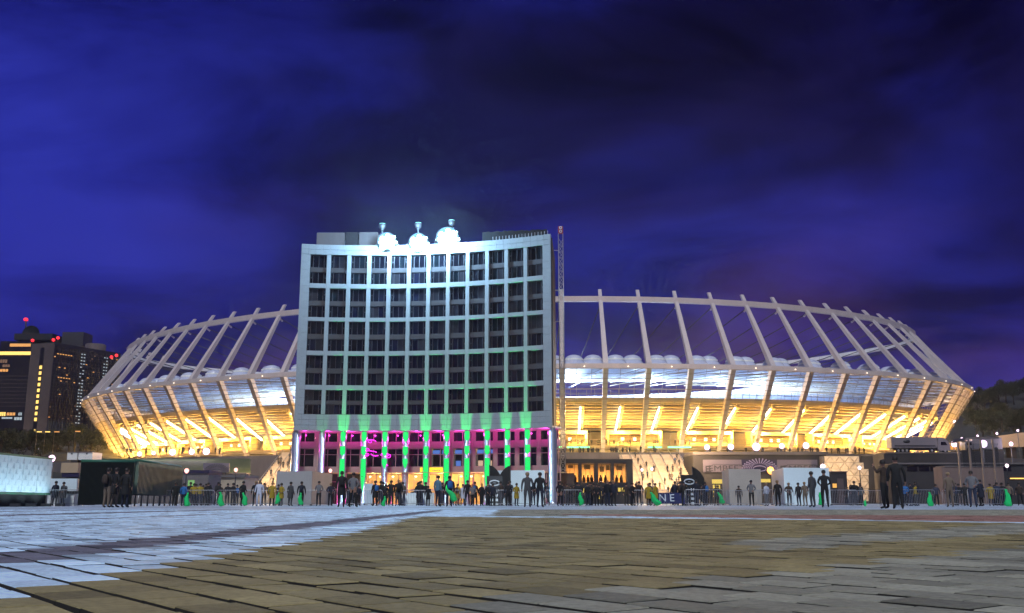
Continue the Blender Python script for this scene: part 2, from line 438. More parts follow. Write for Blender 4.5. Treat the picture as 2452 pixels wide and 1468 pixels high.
rim = MB(); rim.lathe([(2.66, 0), (2.66, .42), (2.55, .46), (2.55, -.02), (2.66, 0)], 16); rim_me = rim.mesh('dome_rim', [M['white_paint']])
for i in range(len(VK)-1):
    ta, tb = TH[VK[i]], TH[VK[i+1]]; dt = ((tb-ta+pi) % (2*pi))-pi
    for f, s, h in ((.28, 7.0, 38.3), (.78, 13.0, 39.2)):
        o = link('skylight_dome', dome_me, (), ST, SP(ta+dt*f, s, h)); link('dome_rim', rim_me, (), o)
for k in VK:
    mb = MB(); mb.tube([SP(TH[k], 1.0, 34.6), SP(TH[k], 22, 36.9), inner(TH[k], 39.6)], .17, 5); mb.tube([SP(TH[k], 1.0, 35.8), inner(TH[k], 40.7)], .10, 4)
    for q in range(9):
        a = SP(TH[k], 1.0, 34.6).lerp(inner(TH[k], 39.6), q/9); b_ = SP(TH[k], 1.0, 35.8).lerp(inner(TH[k], 40.7), (q+.5)/9); mb.tube([a, b_], .06, 4)
    mb.build('roof_truss', M['transom'], ST)
# cables from pylon heads to the inner ring
mbk = mat('cable', (.02, .02, .025), .5)
for i, k in enumerate(VK):
    a = SP(TH[k], 0, HE).lerp(SP(TH[k], LN[k], HT), .80)+frame_at(TH[k])[0]*2.2
    b_ = inner(TH[k], 42.2)
    MB().tube([a, a.lerp(b_, .5)-Vector((0, 0, .9)), b_], .16, 5).build('cable', mbk, ST)
    for f in (.45, .75):
        q = a.lerp(b_, f); q.z -= .8; MB().tube([q, Vector((q.x, q.y, 39.5))], .035, 4).build('hanger', mbk, ST)
# upper stand: stepped underside, rakers with tube lamps, seating bowl
NS = 11
s_hi, h_hi, s_lo, h_lo = 11.5, 28.2, 27.0, 20.4
for r in range(NS):
    f0, f1 = r/NS, (r+1)/NS
    sa_, ha_ = s_hi+(s_lo-s_hi)*f0, h_hi+(h_lo-h_hi)*f0; sb_, hb_ = s_hi+(s_lo-s_hi)*f1, h_hi+(h_lo-h_hi)*f1
    mb = MB()
    for i in range(len(VK)-1):
        ta, tb = TH[VK[i]], TH[VK[i+1]]
        pr = [(sa_, ha_-.52), (sb_, ha_-.52), (sb_, ha_), (sa_, ha_)]
        A_ = [SP(ta, s, h) for s, h in pr]; B_ = [SP(tb, s, h) for s, h in pr]
        mb.hexa([A_[0], A_[1], B_[1], B_[0], A_[3], A_[2], B_[2], B_[3]])
    mb.build('stand_step', M['stand'], ST)
for i in range(len(VK)-1):
    ta, tb = TH[VK[i]], TH[VK[i+1]]; dt = ((tb-ta+pi) % (2*pi))-pi; t = ta+dt*.5
    n, tg = frame_at(t)
    a, b_ = SP(t, s_hi+.4, h_hi-.75), SP(t, s_lo, h_lo-.65); c = SP(t, s_lo-1, HD+4)
    up = Vector((0, 0, 1))
    def rk(p, q, w_, d):
        mb.hexa([p-tg*w_-up*d, q-tg*w_-up*d, q+tg*w_-up*d, p+tg*w_-up*d, p-tg*w_, q-tg*w_, q+tg*w_, p+tg*w_])
    mb = MB(); rk(a, b_, .45, 1.15); ro = mb.build('raker_beam', M['raker'], ST)
    # column under the raker
    q = b_-n*2.5; MB().box(q.x-.45, q.x+.45, q.y-.45, q.y+.45, HD, h_lo-1.0).build('concourse_column', M['raker'], ST)
    side = -1 if SP(t, 0, 0).x > 10 else 1
    ofs = tg*(.62*side)*-1-up*.9
    p0, p1 = a.lerp(b_, .06)+ofs, a.lerp(b_, .90)+ofs
    MB().tube([p0, p1], .24, 6).build('tube_lamp', M['tube_light'], ro)
# bowl
mb = MB()
prof = [(11.2, 28.9), (11.2, 27.6)]
RB = 22; mbv = MB()
for k in range(NP):
    for r in range(RB):
        u = r/(RB-1); a = SP(TH[k], 11.4, 28.4); b_ = inner(TH[k], 10.0); p = a.lerp(b_, u); p.z = 28.4-18.4*(u**.85)
        mbv.v.append(tuple(p))
for k in range(NP):
    k2 = (k+1) % NP
    for r in range(RB-1): mbv.f.append((k*RB+r, k2*RB+r, k2*RB+r+1, k*RB+r+1)); mbv.mi.append(0); mbv.smooth.append(False)
mbv.build('seating_bowl', M['seat'], ST)
mb = MB(); mb.poly([inner(TH[k], 9.9) for k in range(NP)]); mb.build('pitch', M['grassbank'], ST)
# stand rear parapet + rail with posts
for i in range(len(VK)-1):
    ta, tb = TH[VK[i]], TH[VK[i+1]]
    pr = [(10.9, 27.3), (11.45, 27.3), (11.45, 28.7), (10.9, 28.7)]
    A_ = [SP(ta, s, h) for s, h in pr]; B_ = [SP(tb, s, h) for s, h in pr]
    MB().hexa([A_[0], A_[1], B_[1], B_[0], A_[3], A_[2], B_[2], B_[3]]).build('stand_parapet', M['raker'], ST)
mb = MB()
for i in range(len(VK)-1):
    for f in (0, .2, .4, .6, .8):
        p = SP(TH[VK[i]], 11.2, 28.7).lerp(SP(TH[VK[i+1]], 11.2, 28.7), f); mb.tube([p, p+Vector((0, 0, 1.5+.5*((i*5+int(f*5)) % 3)))], .06, 4)
mb.tube([SP(TH[k], 11.2, 29.9) for k in VK], .05, 4); mb.build('parapet_rail', M['transom'], ST)
# concourse slab, rear wall, kiosks, rail
def ring_part(name, pr, m, ks=VK):
    mb = MB()
    for i in range(len(ks)-1):
        A_ = [SP(TH[ks[i]], s, h) for s, h in pr]; B_ = [SP(TH[ks[i+1]], s, h) for s, h in pr]
        mb.hexa([A_[0], A_[1], B_[1], B_[0], A_[3], A_[2], B_[2], B_[3]])
    return mb.build(name, m, ST)
ring_part('concourse_slab', [(14.4, 15.0), (27, 15.0), (27, 15.8), (14.4, 15.8)], M['stand'])
ring_part('rear_wall', [(27.1, HD), (27.6, HD), (27.6, 20.3), (27.1, 20.3)], M['stand'])
ring_part('lower_wall', [(23.5, HD), (23.8, HD), (23.8, 14.9), (23.5, 14.9)], M['stand'])
mb = MB()
for h in (16.3, 16.7, 17.0): mb.tube([SP(TH[k], 14.7, h) for k in VK], .05, 4)
for i in range(len(VK)-1):
    for f in (0, .25, .5, .75):
        p = SP(TH[VK[i]], 14.7, 15.8).lerp(SP(TH[VK[i+1]], 14.7, 15.8), f); mb.tube([p, p+Vector((0, 0, 1.2))], .05, 4)
mb.build('concourse_rail', M['transom'], ST)
M['kiosk'] = mat('kiosk_frame', (.62, .46, .22), .6, var=.05)
M['kiosk_in'] = mat('kiosk_inside', (.10, .065, .035), .7, var=.5, scale=.9)
M['kiosk_lamp'] = glow('kiosk_lamp', (1, .8, .4), 5.0)
for i in range(0, len(VK)-2, 2):
    ta, tb = TH[VK[i]], TH[VK[i+1]]; dt = ((tb-ta+pi) % (2*pi))-pi
    a, b_ = SP(ta+dt*.15, 19.5, 0), SP(ta+dt*1.65, 19.5, 0); n, tg = frame_at(ta+dt*.9)
    def kb(f0, f1, d0, d1, z0, z1):
        p, q = a.lerp(b_, f0), a.lerp(b_, f1); up = Vector((0, 0, 1))
        return [p+n*d0+up*z0, q+n*d0+up*z0, q+n*d1+up*z0, p+n*d1+up*z0, p+n*d0+up*z1, q+n*d0+up*z1, q+n*d1+up*z1, p+n*d1+up*z1]
    k_ = MB(); k_.hexa(kb(0, 1, 0, 3, 19.2, 20.2)); k_.hexa(kb(0, .045, 0.02, 3, 15.8, 19.2)); k_.hexa(kb(.955, 1, 0.02, 3, 15.8, 19.2)); ko = k_.build('kiosk', M['kiosk'], ST)
    MB().hexa(kb(.05, .95, 2.5, 2.9, 15.8, 19.15)).build('kiosk_back', M['kiosk_in'], ko)
    MB().hexa(kb(.06, .94, .5, 1.0, 15.85, 16.9)).build('counter', M['kiosk'], ko)
    for f in (.28, .5, .66): MB().hexa(kb(f, f+.055, 2.30, 2.45, 17.6, 18.4)).build('menu_lamp', M['kiosk_lamp'], ko)

# stadium lamps: the warm lamps of the concourse, cool floodlight under the roof
def lamp(name, kind, loc, energy, col, size=.5, rot=None, spot=None, blend=.5):
    l = bpy.data.lights.new(name, kind); l.energy = energy; l.color = col
    if kind in ('POINT', 'SPOT'): l.shadow_soft_size = size
    if kind == 'AREA': l.size = size
    if kind == 'SPOT': l.spot_size = spot; l.spot_blend = blend
    o = bpy.data.objects.new(name, l); COL.objects.link(o); o.location = loc
    if rot is not None: o.rotation_euler = rot
    return o
def aim(o, tgt):
    d = Vector(tgt)-o.location; o.rotation_euler = d.to_track_quat('-Z', 'Y').to_euler()
WARM = (1.0, .55, .105)
for i in range(0, len(VK)-1):
    ta, tb = TH[VK[i]], TH[VK[i+1]]; dt = ((tb-ta+pi) % (2*pi))-pi
    endness = abs(cos(ta+dt*.5))
    e = 11500+13000*max(0, endness-.45)
    lamp('concourse_lamp', 'POINT', SP(ta+dt*.5, 17.5, 19.5), e, WARM, .4)
    if i % 2 == 0: lamp('deck_lamp', 'POINT', SP(ta+dt*.5, 18.5, 14.4), 1000, (1, .62, .2), .3)
for k in VK: lamp('added_pylon_fill', 'POINT', SP(TH[k], 8.0, 13.2), 2700, (1, .62, .28), .3)  # added lights that brighten the pylon fronts, not lamps of the stadium
for k in range(0, NP, 4):
    lamp('roof_floodlight', 'POINT', inner(TH[k], 35.0), 42000, (.56, .78, 1.0), 1.0)

# ------------------------------------------------------------------ podium under the stadium
mb = MB(); out_ = [SP(TH[k], -22, 0) for k in range(NP)]
n0 = len(out_)
for p in out_: mb.v.append((p.x, p.y, -.2))
for p in out_: mb.v.append((p.x, p.y, HD))
for k in range(n0):
    k2 = (k+1) % n0; mb.f.append((k, k2, n0+k2, n0+k)); mb.mi.append(0); mb.smooth.append(False)
mb.f.append(tuple(n0+k for k in range(n0))); mb.mi.append(1); mb.smooth.append(False)
podium = tag(mb.build('podium_terrace', [M['concrete'], M['asphalt']]), kind='structure')

# ------------------------------------------------------------------ the hotel block in front
HO = empty('hotel_building', (-16, 176, 0)); tag(HO, 'tall white concave office block with a grid of dark windows and green lit columns', 'building')
HO_inv = Matrix.Translation((16, -176, 0))
FL, FR = Vector((-40.3, 178.0)), Vector((7.1, 171.0))
ch = FR-FL; c_len = ch.length; SAG = 4.0
RAD = (c_len*c_len/4+SAG*SAG)/(2*SAG); HALF = math.asin(c_len/2/RAD)
cdir = ch.normalized(); back = Vector((-cdir.y, cdir.x));  back = back if back.y > 0 else -back
CEN = (FL+FR)/2+back*SAG-back*RAD
def fac(s, off=0.0, z=0.0):
    """point on the curved front: s 0..1 left to right, off metres towards the camera"""
    a = -HALF+2*HALF*s; r = RAD-off
    p = CEN+back*(r*cos(a))+cdir*(r*sin(a)); return Vector((p.x+16, p.y-176, z))
def fbox(mb, s0, s1, o0, o1, z0, z1, mi=0):
    """o0 = rear offset, o1 = front offset"""
    return mb.hexa([fac(s0, o1, z0), fac(s1, o1, z0), fac(s1, o0, z0), fac(s0, o0, z0), fac(s0, o1, z1), fac(s1, o1, z1), fac(s1, o0, z1), fac(s0, o0, z1)], mi)
def fpart(name, m, s0, s1, o0, o1, z0, z1, parent=None): return fbox(MB(), s0, s1, o0, o1, z0, z1).build(name, m, parent or HO)
YLF = 178.0
def hz_(py): return WZ(py, YLF)
HTOP, HBOT = 48.9, 13.3
rowz = [(hz_(677), hz_(608)), (hz_(758), hz_(687.5)), (hz_(838.7), hz_(767)), (hz_(921), hz_(849)), (hz_(991), hz_(932))]
NBAY = 12; S0, S1 = .036, .966; PW = .0150
pitch = (S1-S0+PW)/NBAY
bays = [(S0+pitch*k, S0+pitch*k+pitch-PW) for k in range(NBAY)]
GP = .0009
# fascia panels top and bottom
for (za, zb, nr, nc) in ((rowz[0][1]+.02, HTOP, 2, 36), (HBOT, rowz[4][0]-.02, 3, 36)):
    for r in range(nr):
        for c in range(nc):
            z0 = za+(zb-za)*r/nr; z1 = za+(zb-za)*(r+1)/nr
            fpart('facade_panel', M['white_panel'], c/nc+GP*.35, (c+1)/nc-GP*.35, -.12, random.uniform(-.008, .008), z0+.02, z1-.02)
zA, zB = rowz[4][0], rowz[0][1]
for (sa0, sa1) in ((0, S0), (S1, 1)):
    for r in range(20):
        z0 = zA+(zB-zA)*r/20; z1 = zA+(zB-zA)*(r+1)/20
        fpart('facade_panel', M['white_panel'], sa0+(GP*.35 if sa0 == 0 else .0003), sa1-(.0003 if sa0 == 0 else GP*.35), -.12, random.uniform(-.006, .006), z0+.015, z1-.015)
# bands between the double rows
for i in range(4):
    z0, z1 = rowz[i+1][1], rowz[i][0]
    for k in range(NBAY): fpart('facade_band', M['pilaster'], bays[k][0]-(PW if k else 0)+.0004, bays[k][1]-.0004, -.5, -.01, z0, z1)
for i in range(5):
    for k in range(NBAY-1):
        fpart('pilaster', M['pilaster'], bays[k][1], bays[k+1][0], -.5, 0.0, rowz[i][0]+.01, rowz[i][1]-.01)
rw_ = random.Random(77)
GLS = [M['dark_glass']]*6+[mat('glass_blue', (.007, .008, .020), .08, var=.5, scale=.5, spec=.6), mat('glass_blind', (.016, .015, .020), .3, var=.3, scale=.8), mat('glass_teal', (.006, .010, .013), .07, var=.5, scale=.7, spec=.6)]
# windows: two storeys between the bands
for i in range(5):
    z0, z1 = rowz[i]; hh = z1-z0
    for k in range(NBAY):
        sa0, sb0 = bays[k]; ds = sb0-sa0
        fpart('spandrel', M['spandrel'], sa0, sb0, -.7, -.42, z0+hh*.41, z0+hh*.56)
        for (v0, v1) in ((0.0, .41), (.56, 1.0)):
            za, zb = z0+hh*v0, z0+hh*v1
            fr = MB(); e = ds*.022
            for q in (0.0, .17, .5, .83, 1.0):
                wq = e*(1.0 if q in (.17, .83) else .75); c = sa0+ds*q
                c = min(max(c, sa0+wq), sb0-wq); fbox(fr, c-wq, c+wq, -.72, -.52, za, zb)
            fbox(fr, sa0+e, sb0-e, -.71, -.53, za, za+.10); fbox(fr, sa0+e, sb0-e, -.71, -.53, zb-.10, zb)
            if random.random() < .8:   # opened side casements with handle boxes
                for q in (.085, .915): fbox(fr, sa0+ds*(q-.035), sa0+ds*(q+.035), -.70, -.58, za+(zb-za)*.47, za+(zb-za)*.56)
            wo = fr.build('window', M['frame'], HO)
            for (q0, q1) in ((0.03, .48), (.52, .97)):
                fpart('pane', rw_.choice(GLS), sa0+ds*q0, sa0+ds*q1, -.68, -.66, za+.09, zb-.09, wo)
# body behind the front, roof, sides
M['body_side'] = mat('side_wall', (.035, .030, .034), .7, var=.2, scale=.3, streak=1)
mb = MB(); N = 24; DEP = 17.0
ring = [fac(k/N, -.75, 0) for k in range(N+1)]
bk = [Vector((p.x, p.y, 0)) for p in (ring[-1]+Vector((.075, 1, 0))*DEP, ring[0]+Vector((-.10, 1, 0))*DEP)]
pts = ring+bk; n0 = len(pts)
for zz in (HBOT+.4, HTOP-.6):
    for p in pts: mb.v.append((p.x, p.y, zz))
for k in range(n0):
    k2 = (k+1) % n0; mb.f.append((k, k2, n0+k2, n0+k)); mb.mi.append(0); mb.smooth.append(False)
mb.f.append(tuple(range(n0, 2*n0))); mb.f.append(tuple(reversed(range(n0)))); mb.mi += [0, 0]; mb.smooth += [False, False]
mb.build('building_core', M['body_side'], HO)
# parapet return at both ends
for s_ in (0, 1):
    p = fac(s_, 0, 0); q = p+Vector((back.x, back.y, 0))*1.1; d = Vector((cdir.x, cdir.y, 0))*(.35 if s_ == 0 else -.35)
    A_ = [p, p+d, q+d, q] if s_ == 0 else [p+d, p, q, q+d]
    A_ = [a+Vector((back.x, back.y, 0))*.125 for a in A_]
    mb = MB(); mb.hexa([Vector((a.x, a.y, HBOT)) for a in A_]+[Vector((a.x, a.y, HTOP-.02)) for a in A_]); mb.build('side_return', M['white_panel'], HO)
# roof plant rooms
def wbox(name, m, px0, px1, py0, py1, Y, dep, parent, rel=Vector((0, 0, 0)), zbot=None):
    a, b_ = W(px0, py1, Y), W(px1, py0, Y); z0 = a.z if zbot is None else zbot
    mb = MB(); mb.box(a.x-rel.x, b_.x-rel.x, Y-rel.y, Y+dep-rel.y, z0, b_.z)
    return mb.build(name, m, parent)
HOV = Vector((-16, 176, 0))
wbox('plant_room', M['concrete'], 757, 826, 557, 600, 184, 6, HO, HOV, HTOP-1.2)
wbox('plant_screen', M['dark_metal'], 827, 858, 556, 600, 184.2, 6, HO, HOV, HTOP-1.2)
wbox('plant_room', M['concrete'], 859, 905, 556, 600, 184, 6, HO, HOV, HTOP-1.2)
# long black planted hedge-like screen on the right roof
mb = MB(); rr = random.Random(5)
for k in range(40):
    px = 1158+k*3.8; Y = 181-.13*k; top = WZ(556-k*.15+rr.uniform(-1, 1.2), Y)
    x = WX(px, Y, 560); mb.box(x-.25-HOV.x, x+.25-HOV.x, Y-HOV.y-rr.uniform(0, .3), Y+2-HOV.y, HTOP-1, top)
mb.build('roof_screen', M['black'], HO)
for k in range(18):
    s_ = .76+.0133*k; p = fac(s_, -.25, HTOP-.05); MB().tube([p, p+Vector((0, 0, .75))], .07, 5).build('roof_post', M['galv'], HO)
# underside, set-back lower wall, columns
M['soffit'] = mat('soffit', (.62, .58, .60), .5, var=.04)
for k in range(NBAY): fpart('soffit_panel', M['soffit'], (k+.012)/NBAY, (k+.988)/NBAY, -4.2, -.15, HBOT+.03, HBOT+.35)
M['low_wall'] = mat('lower_wall', (.36, .26, .24), .6, var=.08, scale=.5)
def lz(py): return WZ(py, 180.5)
OFL = -3.4
z_w = [(lz(1118), lz(1073)), (lz(1058), lz(1034))]
for (za, zb) in ((lz(1133), lz(1118)), (lz(1073), lz(1058)), (lz(1034), HBOT+.02)):
    for k in range(NBAY): fpart('spandrel', M['low_wall'], k/NBAY+.0004, (k+1)/NBAY-.0004, OFL-.25, OFL+.02, za+.01, zb-.01)
M['blue_room'] = glow('blue_room', (.16, .32, .95), .75); M['warm_room'] = glow('warm_room', (1, .62, .40), .9)
for wi, (za, zb) in enumerate(z_w):
    for k in range(NBAY):
        sa0, sb0 = (k+.075)/NBAY, (k+.925)/NBAY; ds = sb0-sa0
        fpart('wall_pier', M['low_wall'], (k-.075)/NBAY+.0005 if k else 0.002, (k+.075)/NBAY-.0005, OFL-.25, OFL, za, zb)
        fr = MB(); e = .0011
        for q in (0.02, .5, .98): fbox(fr, sa0+ds*q-e, sa0+ds*q+e, OFL-.2, OFL-.05, za, zb)
        fbox(fr, sa0, sb0, OFL-.19, OFL-.06, za, za+.12); fbox(fr, sa0, sb0, OFL-.19, OFL-.06, zb-.12, zb)
        if wi == 0: fbox(fr, sa0, sb0, OFL-.185, OFL-.065, za+(zb-za)*.66, za+(zb-za)*.69)
        wo = fr.build('window', M['low_wall'], HO)
        for (q0, q1) in ((.03, .49), (.51, .97)):
            lit = wi == 0 and 6 <= k <= 8
            fpart('pane', M['clear_glass'] if lit else M['dark_glass'], sa0+ds*q0, sa0+ds*q1, OFL-.14, OFL-.12, za+.1, zb-.1, wo)
            if lit:
                fpart('lit_room', M['blue_room'], sa0+ds*q0, sa0+ds*(q0+(q1-q0)*.9), OFL-1.2, OFL-1.1, za+(zb-za)*.72, za+(zb-za)*.92, wo)
                if k != 6: fpart('lit_room', M['warm_room'] if k == 8 else M['blue_room'], sa0+ds*(q0+.05), sa0+ds*(q0+.30), OFL-1.25, OFL-1.15, za+.2, za+(zb-za)*.34, wo)
                fpart('room_back', M['dark_concrete'], sa0+ds*q0, sa0+ds*q1, OFL-1.6, OFL-1.5, za, zb, wo)
# lobby at the ground
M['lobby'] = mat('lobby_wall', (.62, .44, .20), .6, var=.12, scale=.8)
GZ = lz(1133)
for k in range(NBAY):
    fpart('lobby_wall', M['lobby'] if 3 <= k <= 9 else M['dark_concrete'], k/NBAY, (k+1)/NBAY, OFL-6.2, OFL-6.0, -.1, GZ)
    fr = MB(); e = .0012
    for q in (.02, .34, .66, .98): fbox(fr, (k+q)/NBAY-e, (k+q)/NBAY+e, OFL-.2, OFL-.05, 0, GZ)
    for z in (2.6, 4.0): fbox(fr, k/NBAY, (k+1)/NBAY, OFL-.18, OFL-.07, z, z+.1)
    do = fr.build('lobby_glazing', M['low_wall'], HO)
    fpart('glass_front', M['clear_glass'], (k+.02)/NBAY, (k+.98)/NBAY, OFL-.14, OFL-.12, .05, GZ-.05, do)
fpart('lobby_ceiling', M['lobby'], .02, .98, OFL-6, OFL-.3, GZ+.02, GZ+.12)
M['yellow_sign'] = glow('yellow_sign', (1, .80, .02), 1.3)
sg = fpart('lobby_sign', M['yellow_sign'], .468, .553, OFL+.05, OFL+.25, lz(1132), lz(1119))
for k, q in enumerate((.484, .505, .513, .521, .529, .537)):
    fpart('sign_letter', M['lobby'], q, q+(.010 if k == 0 else .006), OFL+.26, OFL+.28, lz(1127.5), lz(1124.5), sg)
M['lobby_lamp'] = glow('lobby_lamp', (1, .75, .35), 9)
for k in range(3, 10):
    for q in (.3, .75):
        p = fac((k+q)/NBAY, OFL-2.5, GZ-.5); MB().lathe([(0, .1), (.2, .06), (.22, -.05), (0, -.2)], 8, p).build('lobby_lamp', M['lobby_lamp'], HO)
    p = fac((k+.5)/NBAY, OFL-2.0, GZ-.9); lamp('lobby_light', 'POINT', p-Vector((16, -176, 0)), 800 if k not in (6, 7) else 1300, (1, .68, .2), .2)
# columns; the green uplight falling on them is built as glowing patches
col_me = MB(); col_me.lathe([(.78, 0), (.78, .25), (.62, .3), (.62, HBOT-.5), (.50, HBOT-.45), (.50, HBOT+.04)], 20); col_me = col_me.mesh('column', [M['steel']])
big_me = MB(); big_me.lathe([(.95, 0), (.95, .3), (.82, .35), (.82, HBOT-.45), (.6, HBOT-.4), (.6, HBOT+.04)], 22); big_me = big_me.mesh('corner_column', [M['steel']])
M['green_light_patch'] = glow('green_light_patch', (.0, 1.0, .17), .95)
GREEN, MAG = (.02, 1.0, .14), (1.0, .03, .62)
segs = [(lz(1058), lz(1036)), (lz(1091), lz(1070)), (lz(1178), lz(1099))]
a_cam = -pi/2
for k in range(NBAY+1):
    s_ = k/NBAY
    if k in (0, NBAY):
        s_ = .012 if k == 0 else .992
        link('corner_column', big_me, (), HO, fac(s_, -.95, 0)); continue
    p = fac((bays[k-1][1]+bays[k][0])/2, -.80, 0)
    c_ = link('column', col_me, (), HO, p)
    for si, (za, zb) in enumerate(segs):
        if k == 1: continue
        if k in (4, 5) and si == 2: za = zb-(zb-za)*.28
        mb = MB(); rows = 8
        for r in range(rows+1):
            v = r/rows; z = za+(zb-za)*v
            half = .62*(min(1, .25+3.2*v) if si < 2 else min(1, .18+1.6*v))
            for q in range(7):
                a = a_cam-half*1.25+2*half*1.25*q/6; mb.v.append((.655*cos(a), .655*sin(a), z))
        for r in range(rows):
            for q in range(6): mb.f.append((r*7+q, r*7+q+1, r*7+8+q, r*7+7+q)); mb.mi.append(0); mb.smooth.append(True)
        mb.build('green_light_patch', M['green_light_patch'], c_)
    # uplight that washes the fascia and the pilaster above
    q = fac((bays[k-1][1]+bays[k][0])/2, 1.0, HBOT-8.0)-Vector((16, -176, 0))
    l = lamp('column_uplight', 'SPOT', q, (58000 if k > 1 else 14000)*(1.25 if k in (2, 6, 8, 10, 11) else .8), GREEN, .15, spot=radians(14), blend=.45)
    aim(l, fac((bays[k-1][1]+bays[k][0])/2, .0, HBOT+3.2)-Vector((16, -176, 0)))
    MB().tube([p+Vector((0, -.55, HBOT-8.4)), p+Vector((0, -1.8, HBOT-8.35))], .05, 5).build('lamp_arm', M['dark_metal'], HO)
    q2 = p+Vector((0, 1.15, .4))-Vector((16, -176, 0))
    lamp('column_backlight', 'POINT', q2, 420, MAG, .1)
for k in range(NBAY):
    l = lamp('soffit_light', 'POINT', fac((k+.5)/NBAY, -1.9, HBOT-.55)-Vector((16, -176, 0)), 230 if k > 1 else 140, MAG, .1)
# magenta neon figures in the lower left windows
M['neon'] = glow('neon', (1.0, .02, .85), 2.2)
NE = empty('neon_decoration', W(900, 1090, 180)); tag(NE, 'pink neon loops glowing in the lower left windows of the white block', 'neon light')
def neon(pts):
    P = [W(x, y, 179.6)-W(900, 1090, 180) for x, y in pts]
    MB().tube(P, .085, 6).build('neon_tube', M['neon'], NE)
def loop(cx, cyy, rx, ry, a0=0, a1=2*pi, n=16): return [(cx+rx*cos(a0+(a1-a0)*k/n), cyy+ry*sin(a0+(a1-a0)*k/n)) for k in range(n+1)]
neon(loop(886, 1058, 14, 5, pi, 2*pi)); neon(loop(886, 1057, 4, 3)); neon([(870, 1077), (880, 1079), (896, 1081), (902, 1083)])
neon(loop(877, 1077, 7, 3)); neon(loop(877, 1089, 6, 3)); neon([(888, 1087), (893, 1091), (899, 1092), (906, 1091)]); neon(loop(931, 1092, 4, 4))
neon(loop(921, 1091, 9, 7, pi, 2*pi)); neon([(918, 1112), (924, 1110), (929, 1115)])
M['dish'] = mat('reflector_dish', (.012, .040, .060), .5, metal=.0, var=.05)
# three searchlights on the roof edge
for (px, py, tpx, tpy, R, lab) in ((928, 581, 915, 541, 1.75, 'leftmost of three dazzling searchlights on the roof of the white block'),
                              (1003, 584, 1001, 539, 1.85, 'middle one of three dazzling searchlights on the roof of the white block'),
                              (1072, 573, 1081, 533, 2.15, 'rightmost and largest of three dazzling searchlights on the white block')):
    Y = 179.4; c = W(px, py, Y); b0 = Vector((c.x, c.y, HTOP))
    SL = empty('searchlight', b0); tag(SL, lab, 'searchlight', 'searchlights on the roof of the white block')
    dz = c.z-HTOP
    mb = MB(); mb.lathe([(.02, 0), (R*.55, .12), (R*.9, .6), (R, 1.3), (R*1.04, 1.35), (R*1.04, 1.6)], 24)
    hd = mb.build('lamp_housing', M['dark_metal'], SL, (0, .6, dz)); hd.rotation_euler = (pi/2, 0, 0)
    mb = MB(); mb.lathe([(R*1.0, .75), (R*.92, .35), (R*.7, -.05), (R*.4, -.25), (.01, -.32)], 28)
    ds_ = mb.build('reflector', M['dish'], SL, (0, -.25, dz)); ds_.rotation_euler = (pi/2, 0, 0)
    mb = MB()
    for (ox, oz, rr0) in ((0, 0, .62), (.62, .50, .30), (-.64, .42, .28), (.52, -.62, .34), (-.50, -.60, .36), (.05, .80, .24), (-.86, -.08, .20), (.88, -.05, .22)):  # smaller bulbs added round the main one so the outline reads as glare
        mb.lathe([(R*rr0, 0), (R*rr0*.86, .2*rr0*1.6), (R*rr0*.5, .40*rr0*1.6), (.01, .46*rr0*1.6)], 20, (ox*R, oz*R, .12))
    ln = mb.build('glare_bulbs', glow('search_lens', (.60, .92, 1.0), 14) if 'search_lens' not in bpy.data.materials else bpy.data.materials['search_lens'], SL, (0, -.30, dz)); ln.rotation_euler = (pi/2, 0, 0)
    mb = MB(); mb.tube([(-R*1.1, .1, 0), (-R*1.1, .1, dz+.2)], .12); mb.tube([(R*1.1, .1, 0), (R*1.1, .1, dz+.2)], .12); mb.box(-R*1.3, R*1.3, -.5, .9, 0, .18); mb.build('yoke', M['dark_metal'], SL)
    t_ = W(tpx, tpy, Y)-b0
    mb = MB(); mb.tube([(t_.x*.5, .5, .1), (t_.x, .5, t_.z-.9)], .14); mb.build('mast', M['galv'], SL)
    mb = MB(); mb.lathe([(.30, -.75), (.34, -.45), (.55, -.35), (.68, .1), (.70, .46)], 16); mb.build('sky_beamer', M['dark_metal'], SL, (t_.x, .5, t_.z))
    mb = MB(); mb.lathe([(.66, .46), (.60, .58), (.02, .66)], 16); mb.build('beamer_lens', glow('beamer_lens', (.3, 1.0, .85), 2.0) if 'beamer_lens' not in bpy.data.materials else bpy.data.materials['beamer_lens'], SL, (t_.x, .5, t_.z))
    lamp('searchlight_beam', 'POINT', (c.x, c.y-5.5, c.z-.2), 17000, (.36, .66, 1.0), .8)

# hoist mast at the right of the block
HM_ = W(1349, 1195, 186); HM = empty('hoist_mast', (HM_.x, 186, 0)); tag(HM, 'tall slender lattice hoist mast with a red top plate beside the white block', 'mast')
zt = WZ(560, 186); mb = MB()
for (x, y) in ((-.45, -.45), (.45, -.45), (.45, .45), (-.45, .45)): mb.tube([(x, y, 0), (x, y, zt)], .075, 4)
mb.build('mast_leg_frame', M['galv'], HM)
mb = MB(); q = 0; z = 0.0
cr = [(-.45, -.45), (.45, -.45), (.45, .45), (-.45, .45)]
while z < zt-1.3:
    for k in range(4):
        a, b_ = cr[k], cr[(k+1) % 4]
        if q % 2: a, b_ = b_, a
        mb.tube([(*a, z), (*b_, z+1.3)], .05, 4, cap=False); mb.tube([(*a, z), (*b_, z)], .05, 4, cap=False)
    z += 1.3; q += 1
mb.build('lattice', M['galv'], HM)
for py in (600, 695, 770, 860, 950, 1017, 1073):
    z = WZ(py, 186); MB().tube([(-.4, 0, z), (-2.6, -.5, z), (-2.6, 1.5, z)], .09, 5).build('wall_tie', M['galv'], HM)
M['red_paint'] = mat('red_paint', (.30, .012, .02), .5)
hd = MB().box(-.5, .5, -.12, .12, zt, WZ(542, 186)).build('top_plate', M['red_paint'], HM)
